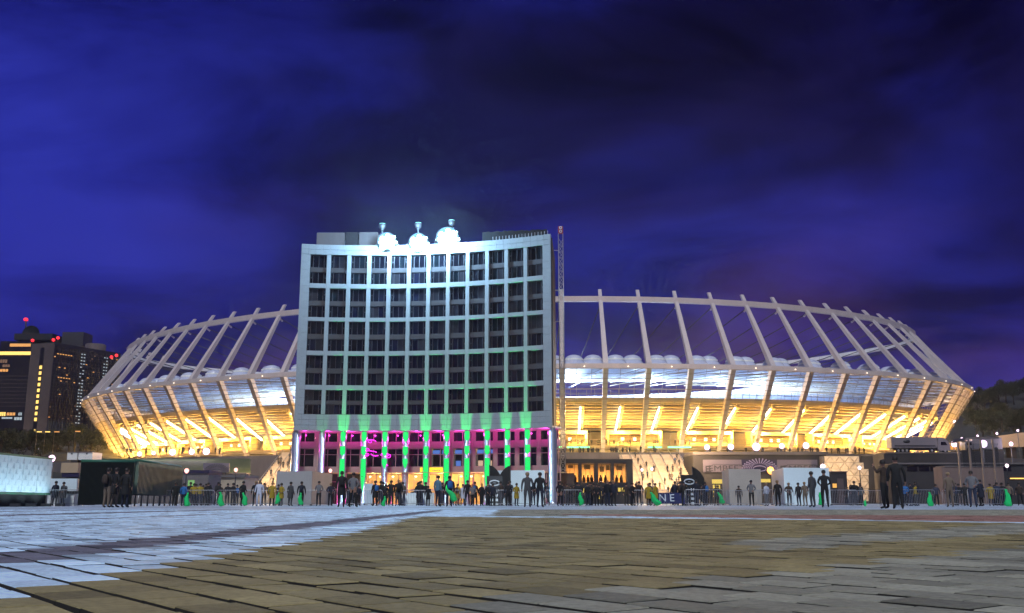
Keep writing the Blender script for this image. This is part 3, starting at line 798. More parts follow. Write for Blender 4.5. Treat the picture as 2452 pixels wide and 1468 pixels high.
for dz in (.5, 1.25): MB().lathe([(.30, -.04), (.30, .04), (.17, .04), (.17, -.04), (.30, -.04)], 14).build('plate_mark', M['white_paint'], hd, (0, -.15, zt+dz)).rotation_euler = (pi/2, 0, 0)

# ------------------------------------------------------------------ podium front: buildings, stairs, signs
def text_part(body, size, m, parent, loc, rot=(pi/2, 0, 0), ext=.01, name='lettering', sx=1.0):
    cu = bpy.data.curves.new(name, 'FONT'); cu.body = body; cu.size = size; cu.extrude = ext; cu.align_x = 'CENTER'; cu.align_y = 'CENTER'
    t_ = bpy.data.objects.new('t', cu); COL.objects.link(t_); bpy.context.view_layer.update()
    me = bpy.data.meshes.new_from_object(t_.evaluated_get(bpy.context.evaluated_depsgraph_get())); bpy.data.objects.remove(t_)
    me.materials.clear(); o = link(name, me, [m], parent, loc); o.rotation_euler = rot; o.scale = (sx, 1, 1); return o
def root_at(name, px, Y, label, cat, group=None, rz=0.0):
    p = W(px, 1195, Y); return tag(empty(name, (p.x, Y, 0), rz), label, cat, group)
def rel(px, py, Y, root): p = W(px, py, Y); return Vector((p.x-root.location.x, p.y-root.location.y, p.z))
M['sign_grey'] = mat('sign_board', (.15, .125, .165), .5, var=.08, scale=.5)
M['sign_blue'] = mat('sign_blue', (.012, .008, .045), .5, var=.1, scale=.5)
M['sign_dark'] = mat('sign_letter', (.03, .028, .034), .5)
M['fan_dots'] = mat('fan_dots', (.30, .26, .42), .5)
M['window_warm'] = glow('window_warm', (1.0, .50, .10), 1.0)
M['window_yellow'] = glow('window_yellow', (1.0, .72, .12), .8)

def fan(parent, cx, cz, y, R, m):
    """stadium emblem: a fan of dots over an oval"""
    mb = MB()
    for k in range(19):
        a = pi*(k/18.0)*1.15-.24
        for r in range(6):
            rr_ = R*(.42+.095*r); d = R*.034*(.7+.08*r)
            x, z = cx+rr_*1.25*cos(a), cz+rr_*.78*sin(a)-R*.10*r*.2
            mb.box(x-d, x+d, y-.03, y, z-d, z+d)
    mb.build('emblem_dots', m, parent)
    mb = MB(); pts = [(cx+R*.42*cos(2*pi*k/20), y-.02, cz-R*.02+R*.17*sin(2*pi*k/20)) for k in range(20)]; mb.tube(pts, R*.03, 4, closed=True); mb.build('emblem_oval', m, parent)

# dark sign building right
Y = 212.0
SBd = root_at('sign_building', 1820, Y, 'long dark grey podium building carrying grey and navy sponsor boards', 'building')
def rbox(name, m, root, px0, px1, py0, py1, Y, dep, z0=None, off=0.0):
    a, b_ = rel(px0, py1, Y, root), rel(px1, py0, Y, root)
    mb = MB(); mb.box(a.x, b_.x, -off+(Y-root.location.y), dep-off+(Y-root.location.y), a.z if z0 is None else z0, b_.z); return mb.build(name, m, root)
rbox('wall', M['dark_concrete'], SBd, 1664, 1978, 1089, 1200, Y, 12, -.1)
rbox('cornice', M['concrete'], SBd, 1660, 1982, 1082, 1089, Y, 12, off=.3)
for (a, b_, c) in ((1684, 1775, 0), (1776, 1860, 1), (1861, 1956, 0)):
    o = rbox('sign_board', M['sign_blue'] if c else M['sign_grey'], SBd, a, b_, 1101, 1131, Y, .2, off=.25)
    cx = rel((a+b_)/2, 1116, Y, SBd)
    if c: fan(o, cx.x, cx.z-.5, -.26, 3.4, M['fan_dots'])
    else:
        text_part('EMBEET', 1.75, M['sign_dark'], o, (cx.x+.9, -.27, cx.z-.55), sx=1.35)
        mb = MB()
        for q in range(3): mb.box(cx.x-3.7, cx.x-2.5, -.29, -.255, cx.z-1.3+q*.55, cx.z-1.05+q*.55)
        mb.box(cx.x-3.7, cx.x-3.45, -.288, -.256, cx.z-1.04, cx.z+.05); mb.build('sign_logo', M['sign_dark'], o)
        mb = MB(); w_ = 3.0
        for zz in (cx.z-1.35, cx.z+.25): mb.box(cx.x-2.2, cx.x+4.0, -.28, -.255, zz, zz+.08)
        mb.build('sign_rule', M['sign_dark'], o)
for (a, b_, c, d) in ((1705, 1730, 1148, 1158), (1708, 1724, 1161, 1190), (1822, 1845, 1147, 1155)):
    rbox('lit_window', M['window_yellow'], SBd, a, b_, c, d, Y, .1, off=.12)
# dark restaurant with four lit windows
Y = 192.0
RS = root_at('restaurant_building', 1428, Y, 'dark building with four glowing orange windows right of the white block', 'building')
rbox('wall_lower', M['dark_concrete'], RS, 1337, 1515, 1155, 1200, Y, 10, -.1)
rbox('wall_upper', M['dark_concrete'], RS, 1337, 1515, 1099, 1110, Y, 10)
rbox('rear_wall', M['beige_stone'], RS, 1338, 1514, 1110, 1155, Y+6, .3)
xs = [1337, 1355, 1386, 1393, 1424, 1432, 1463, 1470, 1501, 1515]
for k in range(0, 10, 2): rbox('pier', M['dark_concrete'], RS, xs[k], xs[k+1], 1110, 1155, Y, 2)
for k in range(1, 9, 2):
    o = rbox('window', M['clear_glass'], RS, xs[k], xs[k+1], 1110.5, 1154, Y, .05, off=-.4)
    lamp('window_lamp', 'POINT', W((xs[k]+xs[k+1])/2, 1140, Y+4.6), 620, (1, .42, .09), .3)
    mb = MB()
    for q in range(1, 3):
        a = rel(xs[k]+(xs[k+1]-xs[k])*q/3, 1154, Y, RS); b_ = rel(0, 1110.5, Y, RS); mb.box(a.x-.05, a.x+.05, .38, .44, a.z, b_.z)
    mb.build('glazing_bar', M['dark_metal'], o)
for (a, b_, c, d) in ((1399, 1412, 1113, 1124), (1436, 1446, 1117, 1130), (1452, 1459, 1114, 1126), (1476, 1490, 1116, 1126), (1360, 1372, 1114, 1121)):
    rbox('wall_picture', M['dark_metal'], RS, a, b_, c, d, Y+5.5, .1)
for px in (1360, 1368, 1377, 1398, 1408, 1417, 1438, 1450, 1476, 1488):
    p = rel(px, 1152, Y+3, RS); MB().lathe([(.02, 1.5), (.16, 1.42), (.17, 1.2), (.12, 1.1), (.3, 1.0), (.33, .2), (.25, 0)], 9, (p.x, 3, p.z-.3)).build('seated_guest', M['black'], RS)
for (a, b_, c, d) in ((1396, 1410, 1170, 1180), (1430, 1444, 1170, 1195), (1480, 1486, 1168, 1177), (1489, 1501, 1168, 1177), (1411, 1424, 1171, 1176)):
    rbox('lit_window', M['window_yellow'], RS, a, b_, c, d, Y, .1, off=.12)
# lamp-lit green-yellow strip of the lower concourse behind it
for (a, b_) in ((1330, 1345), (1358, 1412), (1552, 1585), (1600, 1655)):
    o = root_at('green_strip_lamp', (a+b_)/2, 245, {1330: 'short green strip lamp just right of the white block', 1358: 'long green strip lamp above the four orange windows', 1552: 'green strip lamp at the head of the stairs', 1600: 'green strip lamp over the right side of the stairs'}[a], 'strip lamp', 'green strip lamps under the concourse')
    p, q = rel(a, 1081, 252, o), rel(b_, 1081, 252, o); mb = MB(); mb.tube([(p.x, 7, 14.4), (q.x, 7, 14.4)], .22, 6)
    mb.build('lamp_tube', glow('green_strip', (.15, 1, .35), 3.0) if 'green_strip' not in bpy.data.materials else bpy.data.materials['green_strip'], o)
    mb = MB(); mb.tube([(p.x, 7, 14.55), (p.x, 7, 15.05)], .05, 4); mb.tube([(q.x, 7, 14.55), (q.x, 7, 15.05)], .05, 4); mb.build('hanger', M['dark_metal'], o)
    lamp('strip_light', 'POINT', W((a+b_)/2, 1083, 251)+Vector((0, 0, -.4)), 900, (.35, 1, .2), .3)

M['stair_stone'] = mat('stair_stone', (.55, .43, .31), .75, var=.2, scale=.8, bump=.2, objrand=.08)
def stairs(name, label, pxl, pxr, Y0, Y1, h0, h1, n, rails, slew=0.0, m='stair_stone'):
    r = root_at(name, (pxl+pxr)/2, Y0, label, 'stairs')
    xl0, xr0 = WX(pxl, Y0)-r.location.x, WX(pxr, Y0)-r.location.x
    for k in range(n):
        y0 = (Y1-Y0)*k/n; z1 = h0+(h1-h0)*(k+1)/n; sl = slew*k/n
        mb = MB(); mb.box(xl0+sl, xr0+sl, y0, (Y1-Y0)+.0-k*.0, z1-(h1-h0)/n-(.0), z1-.004*0); mb.build('step', M[m], r)
    for q in range(rails):
        f = q/(rails-1); x = xl0+(xr0-xl0)*f
        x = min(max(x, xl0+.2), xr0-.2)
        mb = MB(); mb.tube([(x, 0, h0+1.1), (x+slew, Y1-Y0, h1+1.1)], .07, 5)
        for c in range(9): mb.tube([(x+slew*c/8, (Y1-Y0)*c/8, h0+(h1-h0)*c/8), (x+slew*c/8, (Y1-Y0)*c/8, h0+(h1-h0)*c/8+1.1)], .05, 4)
        mb.build('handrail', M['galv'], r)
    return r
stairs('grand_stairs', 'wide warm lit stone stairs climbing to the stadium right of the dark restaurant', 1522, 1690, 202, 234, 0, 12.0, 24, 7)
stairs('grand_stairs', 'wide stone stairs climbing to the stadium left of the white block', 585, 722, 202, 234, 0, 12.0, 24, 6)
PWL = root_at('patterned_wall', 2020, 206, 'bright cream panelled wall with diagonal ridges left of the parked truck', 'wall')
PWL['kind'] = 'thing'
rows_, cols_ = 7, 9
for r_ in range(rows_):
    y1, y0 = 1092+r_*15.5, 1092+(r_+1)*15.5
    for c_ in range(cols_):
        x0, x1 = 1976+c_*11.5, 1976+(c_+1)*11.5
        if c_ == 8 and r_ < 2 or c_ == 7 and r_ < 1: continue
        pn = rbox('stone_panel', M['stair_stone'], PWL, x0+.3, x1-.3, y1+.4, y0-.4, 206, .6, off=random.uniform(0, .06))
        a, b_ = rel(x0+1.5, y0-2, 206, PWL), rel(x1-1.5, y1+2, 206, PWL)
        if (r_+c_) % 2: a.z, b_.z = b_.z, a.z
        MB().tube([(a.x, -.1, a.z), (b_.x, -.1, b_.z)], .09, 4).build('ridge', M['beige_stone'], pn)
rbox('backing', M['concrete'], PWL, 1976, 2079, 1092, 1203, 206.7, 2, -.1)
lamp('wall_lamp', 'POINT', W(2015, 1120, 199), 2600, (1, .70, .36), .3); lamp('wall_lamp', 'POINT', W(2050, 1170, 200), 1200, (1, .66, .34), .3)
BCb = root_at('brown_cabin', 2008, 118, 'dark brown cabin with small lit hatch right of the bright cube', 'cabin')
rbox('wall', M['dark_concrete'], BCb, 1990, 2027, 1131, 1203, 118, 4, -.02); rbox('roof', M['brown'], BCb, 1988.5, 2028.5, 1128.5, 1131, 118, 4.3, off=.15)
rbox('hatch', M['window_warm'], BCb, 1994, 2003, 1158, 1168, 118, .05, off=.06); rbox('door', M['brown'], BCb, 2008, 2019, 1146, 1203, 118, .05, 0, off=.06)
for px in (1545, 1605, 1660, 620, 690):
    lamp('stair_lamp', 'POINT', W(px, 1090, 205)+Vector((0, 0, 3)), 11000, (1, .66, .34), .3)
# retaining wall pieces left and right of the podium front
def wall(name, label, px0, px1, py0, Y, m, dep=3.0, cat='wall'):
    r = root_at(name, (px0+px1)/2, Y, label, cat); rbox('wall_body', M[m], r, px0, px1, py0, 1203, Y, dep, -.1)
    rbox('coping', M['concrete'], r, px0-1, px1+1, py0-3, py0-.1, Y, dep+.2, off=.1); r['kind'] = 'thing'; return r
wall('retaining_wall', 'brown grey retaining wall behind the green corrugated fence', 300, 590, 1135, 206, 'concrete')
wall('retaining_wall', 'dark retaining wall under the parked truck at the right', 2070, 2310, 1092, 206, 'dark_concrete')
wall('retaining_wall', 'pinkish low wall in front of the glass shelter at far right', 2262, 2402, 1118, 150, 'rose_wall')
# grass bank
mb = MB(); A = [W(230, 1135, 209), W(600, 1135, 209), W(600, 1098, 234), W(230, 1098, 234)]
mb.poly([tuple(p) for p in A]); mb.poly([(p.x, p.y, -.1) for p in (A[0], A[1])]+[tuple(A[1]), tuple(A[0])]); tag(mb.build('grass_bank', M['grassbank']), kind='structure')
# left emblem board on the bank
EBd = root_at('emblem_board', 522, 205, 'grey board with a fan shaped emblem on the bank left of the white block', 'sign')
rbox('board', M['sign_grey'], EBd, 486, 549, 1109, 1131, 205, .3); c = rel(519, 1120, 205, EBd); fan(EBd, c.x, c.z-.6, -.05, 2.3, M['sign_dark'])
for px in (495, 540):
    p = rel(px, 1131, 205, EBd); MB().box(p.x-.12, p.x+.12, .05, .25, -.1, p.z).build('post', M['dark_metal'], EBd)
# beige booth left
BB = root_at('stone_booth', 540, 150, 'beige stone block building beside the left stairs', 'building')
rbox('wall', M['beige_stone'], BB, 493, 585, 1143, 1203, 150, 8, -.1); rbox('roof_slab', M['concrete'], BB, 490, 588, 1137, 1143, 150, 8.3, off=.3); rbox('door', M['dark_concrete'], BB, 509, 513, 1146, 1200, 150, .1, .0, off=.06)
BB2 = root_at('kiosk_hut', 420, 140, 'dark hut with a small glowing green hatch near the lamp post', 'hut')
rbox('wall', M['concrete'], BB2, 430, 500, 1133, 1203, 140, 6, -.1); rbox('fascia', M['sign_blue'], BB2, 428, 502, 1126, 1133, 140, 6.2, off=.2); rbox('hatch', glow('hatch', (.35, .8, .25), .55), BB2, 450, 466, 1150, 1165, 140, .1, off=.08)

# ------------------------------------------------------------------ floodlights, lamp posts
fl_me = MB(); fl_me.lathe([(.02, .5), (.5, .42), (.85, .1), (.88, 0)], 14); fl_me = fl_me.mesh('lamp_housing', [M['dark_metal']])
fle_me = MB(); fle_me.lathe([(.84, 0), (.6, -.2), (.02, -.3)], 14); fle_me = fle_me.mesh('lamp_lens', [M['flood_glow']])
def floodlight(px, py, Y, label, zbase=HD, sc=1.0, grp='floodlights along the podium edge'):
    p = W(px, py, Y); r = tag(empty('floodlight', (p.x, Y, zbase)), label, 'floodlight', grp)
    for nm, me_ in (('lamp_housing', fl_me), ('lamp_lens', fle_me)):
        o = link(nm, me_, (), r, (0, 0, p.z-zbase)); o.rotation_euler = (pi/2-.0, 0, 0); o.rotation_euler = (-pi/2, 0, 0); o.scale = (sc*.9,)*3
    mb = MB(); mb.tube([(0, .35*sc, 0), (0, .35*sc, p.z-zbase-.5*sc)], .09, 6); mb.box(-.5, .5, -.1, .8, 0, .12); mb.build('stand', M['dark_metal'], r)
    lamp('floodlight_beam', 'POINT', (p.x, Y-1.4, p.z+.1), 520, (1, .8, 1), .6)
for i, px in enumerate((334, 368, 413, 459, 494)):
    floodlight(px, (1087, 1085, 1083, 1082, 1081)[i], 232, ['first', 'second', 'third', 'fourth', 'fifth'][i]+' of five pinkish floodlights from the left below the stadium', sc=(.75, .6, 1, .9, 1.1)[i])
for i, (px, py) in enumerate(((1693, 1071), (1750, 1070), (1811, 1070), (1872, 1068), (1930, 1067))):
    floodlight(px, py, 228, ['first', 'second', 'third', 'fourth', 'fifth'][i]+' of five pinkish floodlights from the left above the sign building', sc=(.85, .95, 1.25, .85, 1.0)[i])
floodlight(2223, 1064, 200, 'bluish white floodlight in front of the white truck trailer', 9.0, 1.1)
floodlight(2285, 1063, 205, 'pinkish floodlight at the nose of the white truck', 9.0, .9)
floodlight(2355, 1063, 190, 'bright floodlight over the glass shelter at far right', 0, 1.0)
floodlight(2421, 1063, 200, 'small pink floodlight at the far right edge', 0, .6)
floodlight(124, 1098, 75, 'white floodlight on the corner of the large pale hoarding', 0, .36)
for i, (px, py) in enumerate(((2303, 1050), (2341, 1044), (2387, 1038), (2437, 1031))):
    floodlight(px, py, 330, ['lowest', 'second lowest', 'second highest', 'highest'][i]+' of four small pink lamps along the far right ramp', 0, .55, 'lamps along the ramp')
def lamp_post(px, py, Y, label, col='lamp_globe', c=(1, .75, .7), s=2.4, sz=.28, e=160):
    p = W(px, py, Y); r = tag(empty('lamp_post', (p.x, Y, 0)), label, 'lamp post', 'globe lamps on the square')
    mb = MB(); mb.lathe([(.16, 0), (.16, .3), (.07, .4), (.05, p.z-sz), (.14, p.z-sz*.9)], 10); mb.build('post', M['dark_metal'], r)
    mb = MB(); mb.lathe([(.02, sz*.8), (sz*.56, sz*.56), (sz*.8, 0), (sz*.56, -sz*.56), (.05, -sz*.95)], 14); mb.build('globe', glow(col, c, s) if col not in bpy.data.materials else bpy.data.materials[col], r, (0, 0, p.z))
    lamp('globe_light', 'POINT', (p.x, Y-.6, p.z), e, c, .3)
lamp_post(447, 1127, 110, 'globe lamp post at the right end of the corrugated fence', 'globe_pink', (1, .45, .40), 2.2, .34)
lamp_post(565, 1125, 110, 'globe lamp post in front of the left stairs', 'globe_pink')
lamp_post(1845, 1126, 105, 'orange globe lamp between the two white cubes at the right', 'globe_orange', (1, .40, .07), 4, .48, 900)
lamp_post(1970, 1117, 120, 'pink white globe lamp behind the bright cube at the right', 'globe_white', (1, .75, .85), 2.5, .4)
lamp_post(2058, 1120, 120, 'black lamp post with white globe before the cream wall', 'globe_white')
lamp_post(1537, 1125, 150, 'left one of two white globe lamps in front of the grand stairs', 'globe_white')
lamp_post(1561, 1123, 150, 'right one of two white globe lamps in front of the grand stairs', 'globe_white')
lamp_post(2411, 1115, 120, 'white globe lamp at the far right edge near the shelter', 'globe_white')
lamp_post(791, 1127, 120, 'small warm globe lamp behind the grey cube left of the columns', 'globe_pink', sz=.3)
lamp_post(1301, 1130, 120, 'small pink globe lamp by the right corner column', 'globe_pink')

# ------------------------------------------------------------------ white cubes on the square
def cube(px0, px1, pxk, py, Y, label, side_left=True, side_d=3.5, m='white_paint'):
    """pxk: the pixel of the front corner between the side and the front"""
    r = root_at('white_cube', (px0+px1)/2, Y, label, 'booth', 'white cubes on the square')
    f0, f1 = (pxk, px1) if side_left else (px0, pxk)
    a, b_ = rel(f0, 1203, Y, r), rel(f1, py, Y, r); H = b_.z
    far = rel(px0 if side_left else px1, py, Y+side_d, r)
    if side_left: P = [(a.x, 0), (b_.x, .6), (b_.x+(far.x-a.x)*.3, side_d+.6), (far.x, side_d)]
    else: P = [(a.x, .6), (b_.x, 0), (far.x, side_d), (a.x+(far.x-b_.x)*.3, side_d+.6)]
    def ins(k): return P[k]
    nm = ['front_panel', 'side_panel', 'rear_panel', 'side_panel']
    for k in range(4):
        p, q = Vector((*P[k], 0)), Vector((*P[(k+1) % 4], 0)); d = (q-p).normalized(); n = Vector((-d.y, d.x, 0))*.08
        p2, q2 = p+d*.085, q-d*.085*0-d*.003
        MB().hexa([Vector((v.x, v.y, .05)) for v in (p2, q2, q2+n, p2+n)]+[Vector((v.x, v.y, H)) for v in (p2, q2, q2+n, p2+n)]).build(nm[k], M[m], r)
    mb = MB(); mb.poly([(x, y, H-.06) for x, y in P]); mb.build('roof', M[m], r)
    mb = MB()
    for x, y in P: mb.box(x-.09, x+.09, y-.09, y+.09, 0, .09)
    mb.build('foot_blocks', M['dark_metal'], r)
    return r
M['cube_grey'] = mat('cube_grey', (.36, .35, .34), .55, var=.10, scale=.5)
M['cube_pale'] = mat('cube_pale', (.66, .76, .80), .45, var=.05, scale=.6)
M['cube_tan'] = mat('cube_tan', (.44, .38, .33), .55, var=.10, scale=.5)
cube(655, 796, 748, 1128, 82, 'grey cube booth with a pale right side left of the block columns', False, 9, 'cube_grey')
cube(1189, 1305, 1304, 1126, 82, 'pale cube booth standing before the right columns of the block', False, 3, 'cube_pale')
cube(1728, 1825, 1748, 1123, 88, 'beige grey cube booth, the left of the two right of the totem', True, 7, 'cube_tan')
cube(1846, 1990, 1880, 1120, 84, 'bright bluish white cube booth with men in front', True, 9, 'cube_pale')
cube(871, 893, 892, 1158, 96, 'small white box between the columns left of the lobby', False, 2, 'cube_pale')
lamp('cube_lamp', 'SPOT', W(1930, 1195, 70)+Vector((0, 0, .4)), 900, (.75, .95, 1), .3, spot=radians(70)); aim(bpy.data.objects['cube_lamp'], W(1935, 1150, 84))
l = lamp('cube_lamp', 'SPOT', W(1246, 1195, 70)+Vector((0, 0, .4)), 900, (.75, .95, 1), .3, spot=radians(70)); aim(l, W(1246, 1150, 82))

# ------------------------------------------------------------------ left hoarding, hoard panel, fence, containers
Y = 62.0
HB = root_at('hoarding', 60, Y, 'large pale blue lit hoarding with rows of tiny emblems at the left edge', 'hoarding')
a0, a1 = Vector((WX(-30, 58)-HB.location.x, 58-Y, 0)), Vector((WX(118, 66)-HB.location.x, 66-Y, 0))
zb, zt_ = WZ(1179, Y), WZ(1094, Y)
d = (a1-a0).normalized(); nn = Vector((-d.y, d.x, 0))
def strip(name, m, f0, f1, o0, o1, z0, z1, root=HB):
    p, q = a0.lerp(a1, f0), a0.lerp(a1, f1)
    return MB().hexa([p+nn*o0+Vector((0, 0, z0)), q+nn*o0+Vector((0, 0, z0)), q+nn*o1+Vector((0, 0, z0)), p+nn*o1+Vector((0, 0, z0)), p+nn*o0+Vector((0, 0, z1)), q+nn*o0+Vector((0, 0, z1)), q+nn*o1+Vector((0, 0, z1)), p+nn*o1+Vector((0, 0, z1))]).build(name, m, root)
M['hoard'] = mat('hoarding_sheet', (.60, .72, .78), .5, var=.10, scale=.8)
M['hoard_mark'] = mat('hoarding_mark', (.47, .58, .66), .6)
for k in range(4): strip('panel', M['hoard'], k/4+.002, (k+1)/4-.002, 0, .12, zb, zt_)
strip('top_rail', M['green_trim'], -.003, 1.003, -.06, .2, zt_+.01, zt_+.12); strip('bottom_rail', M['green_trim'], 0, 1, -.06, .2, zb-.13, zb-.01)
strip('base', M['dark_concrete'], 0, 1, .25, .9, -.03, zb-.14)
mk = MB(); mk.poly([(-.16, 0, -.1), (.16, 0, -.1), (.0, 0, -.04)]); mk.poly([(-.05, 0, -.03), (.09, 0, -.03), (.05, 0, .17)]); mk.box(-.20, .20, 0, .004, -.16, -.13); mk_me = mk.mesh('printed_mark', [M['hoard_mark']])
for r in range(6):
    for c in range(9):
        f = (c+.5*(r % 2)+.3)/9.6; p = a0.lerp(a1, f)-nn*.012; o = link('printed_mark', mk_me, (), HB, (p.x, p.y, zb+.25+(zt_-zb-.3)*r/5.6)); o.rotation_euler = (0, 0, atan2(d.y, d.x))
for f in (.1, .35, .6, .85):
    p = a0.lerp(a1, f)-nn*1.3; MB().box(-.3, .3, -.1, .1, 0, .18).build('ground_lamp', M['dark_metal'], HB, (p.x, p.y, 0))
    l = lamp('hoarding_lamp', 'SPOT', Vector((p.x, p.y, .3))+HB.location, 170, (.62, .88, 1), .2, spot=radians(120), blend=.8); aim(l, Vector((p.x, p.y, 0))+HB.location+nn*1.3+Vector((0, 0, 1.9)))
WP = root_at('white_stall', 150, 68, 'low white stall panel with a freezer between the hoarding and the dark fence', 'stall')
rbox('panel', M['cube_pale'], WP, 116, 185, 1146, 1176, 68, .15); rbox('counter', M['black'], WP, 117, 184, 1176.5, 1182, 68, .8, off=.4)
for i, (a, b_) in enumerate(((118, 127), (130, 144), (146, 154), (158, 183))): rbox('freezer', M['white_paint'], WP, a, b_, 1182.5, 1204, 68, .6, .0, off=.3)
for px in (117, 184): rbox('post', M['galv'], WP, px-.6, px+.6, 1146, 1205, 68.3, .06, 0)
def corrugated(name, label, px0, Y0, px1, Y1, py_t, py_b, m, n, ribdepth=.12, legs=True):
    r = tag(empty(name, (WX((px0+px1)/2, (Y0+Y1)/2), (Y0+Y1)/2, 0)), label, 'fence')
    p, q = Vector((WX(px0, Y0), Y0, 0))-r.location, Vector((WX(px1, Y1), Y1, 0))-r.location
    dd = (q-p).normalized(); n_ = Vector((-dd.y, dd.x, 0)); z1 = WZ(py_t, (Y0+Y1)/2); z0 = max(0.02, WZ(py_b, (Y0+Y1)/2))
    NPN = 8
    for s in range(NPN):
        mb = MB(); c = n//NPN
        for k in range(c):
            f = (s*c+k)/n; g_ = (s*c+k+1)/n
            prof = [(f, 0), (f+(g_-f)*.40, 0), (f+(g_-f)*.5, -ribdepth), (f+(g_-f)*.9, -ribdepth), (g_-.0002, 0)]
            for u in range(4):
                A, B = p.lerp(q, prof[u][0])+n_*prof[u][1], p.lerp(q, prof[u+1][0])+n_*prof[u+1][1]
                mb.poly([A+Vector((0, 0, z0)), B+Vector((0, 0, z0)), B+Vector((0, 0, z1)), A+Vector((0, 0, z1))])
                mb.poly([B+n_*.03+Vector((0, 0, z0)), A+n_*.03+Vector((0, 0, z0)), A+n_*.03+Vector((0, 0, z1)), B+n_*.03+Vector((0, 0, z1))])
        mb.build('sheet', M[m], r)
    mb = MB(); mb.tube([p+Vector((0, 0, z1+.05)), q+Vector((0, 0, z1+.05))], .11, 5); mb.build('top_rail', M['green_trim'], r)
    mb = MB(); mb.tube([p+n_*.2+Vector((0, 0, z0)), q+n_*.2+Vector((0, 0, z0))], .07, 5)
    if legs:
        for k in range(9): a = p.lerp(q, k/8)+n_*.25; mb.tube([a, a+Vector((0, 0, z0+.2))], .06, 4)
    mb.build('bottom_rail', M['dark_metal'], r); return r
M['green_shaded'] = mat('green_steel_shaded', (.012, .018, .015), .5, var=.2, scale=1.0)  # fence green again, with the shade of its dark side put into the colour
corrugated('corrugated_fence', 'green corrugated fence in shaded colour beside the white stall', 187, 60, 316, 61, 1107, 1206, 'green_shaded', 48, legs=False)
corrugated('corrugated_fence', 'lit green corrugated fence receding towards the lamp post', 317, 62, 428, 73, 1113, 1185, 'green_steel_lit', 40, .22)
TB_ = root_at('tan_container', 166, 100, 'tan box container behind the white stall', 'container')
rbox('body', M['tan'], TB_, 145, 188, 1108, 1132, 100, 5); rbox('base', M['sign_blue'], TB_, 147, 188, 1132.5, 1142, 100, 4.8, off=-.1); rbox('legs', M['dark_concrete'], TB_, 150, 186, 1142.5, 1203, 100, 4.5, -.02, off=-.2)
for i, (a, b_, lab) in enumerate(((160, 186, 'left one of two pale site cabins on the terrace far left'), (187, 222, 'right one of two pale site cabins on the terrace far left'))):
    CBn = root_at('site_cabin', (a+b_)/2, 215, lab, 'cabin', 'pale cabins on the terrace'); z0 = WZ(1104, 215)
    rbox('body', M['white_paint'], CBn, a, b_, 1083, 1101, 215, 5); rbox('roof', M['concrete'], CBn, a-.5, b_+.5, 1081.6, 1082.8, 215, 5.3, off=.2)
    rbox('vent', M['black'], CBn, b_-16, b_-12, 1085, 1088, 215, .05, off=.06); rbox('plinth', M['dark_concrete'], CBn, a, b_, 1101.3, 1203, 215, 5, -.02)

# ------------------------------------------------------------------ truck, shelter, ramp on the right
M['truck_white'] = mat('truck_white', (.19, .165, .18), .45, var=.06, scale=.4)
Yt = 196.0; TRK = root_at('semi_truck', 2205, Yt, 'white articulated truck parked on the terrace right of the stadium', 'truck'); zt0 = WZ(1092, Yt); TRK.location.z = 0
def tb(name, m, a, b_, c, d, off=0.0, dep=2.6): return rbox(name, M[m], TRK, a, b_, c, d, Yt, dep, off=off)
tr = tb('trailer', 'truck_white', 2135, 2243, 1047, 1072)
mb = MB(); p0, p1 = rel(2142, 1066, Yt, TRK), rel(2240, 1069, Yt, TRK); mb.box(p0.x, p1.x, -.04, -.015, p1.z, p0.z); mb.build('stripe', M['sign_dark'], tr)
c = rel(2171, 1057, Yt, TRK); mb = MB(); mb.lathe([(.55, 0), (.55, .02), (.0, .02)], 16, (0, 0, 0)); o = mb.build('trailer_emblem', M['sign_dark'], tr, (c.x, -.02, c.z)); o.rotation_euler = (pi/2, 0, 0); o.scale = (1.3, .6, 1)
mb = MB(); P = [(2246, 1079), (2246, 1047), (2258, 1048), (2270, 1056), (2275, 1066), (2276, 1079)]
Q = [rel(x, y, Yt, TRK) for x, y in P]
mb.poly([(q.x, 0, q.z) for q in Q][::-1]); mb.poly([(q.x, 2.5, q.z) for q in Q])
for k in range(len(Q)):
    k2 = (k+1) % len(Q); mb.poly([(Q[k].x, 0, Q[k].z), (Q[k2].x, 0, Q[k2].z), (Q[k2].x, 2.5, Q[k2].z), (Q[k].x, 2.5, Q[k].z)])
cab = mb.build('cab', M['truck_white'], TRK)
mb = MB(); Q = [rel(x, y, Yt, TRK) for x, y in ((2253, 1066), (2253, 1058), (2263, 1058), (2269, 1066))]; mb.poly([(q.x, -.03, q.z) for q in Q]); mb.build('cab_window', M['dark_glass'], cab)
tb('chassis', 'dark_metal', 2140, 2272, 1073, 1077, off=-.4, dep=1.8)
for px in (2152, 2162, 2172, 2232, 2264):
    c = rel(px, 1079, Yt, TRK); mb = MB(); mb.lathe([(.25, -.17), (.55, -.17), (.58, -.1), (.58, .1), (.55, .17), (.25, .17)], 18); o = mb.build('wheel', M['black'], TRK, (c.x, .2, c.z)); o.rotation_euler = (pi/2, 0, 0)
    mb = MB(); mb.lathe([(.26, .1), (.2, .14), (.02, .12)], 12); ri = mb.build('rim', M['galv'], o)
wb = wall('retaining_wall', 'dark terrace wall carrying the white truck', 2125, 2300, 1086, 194.5, 'dark_concrete', 6)
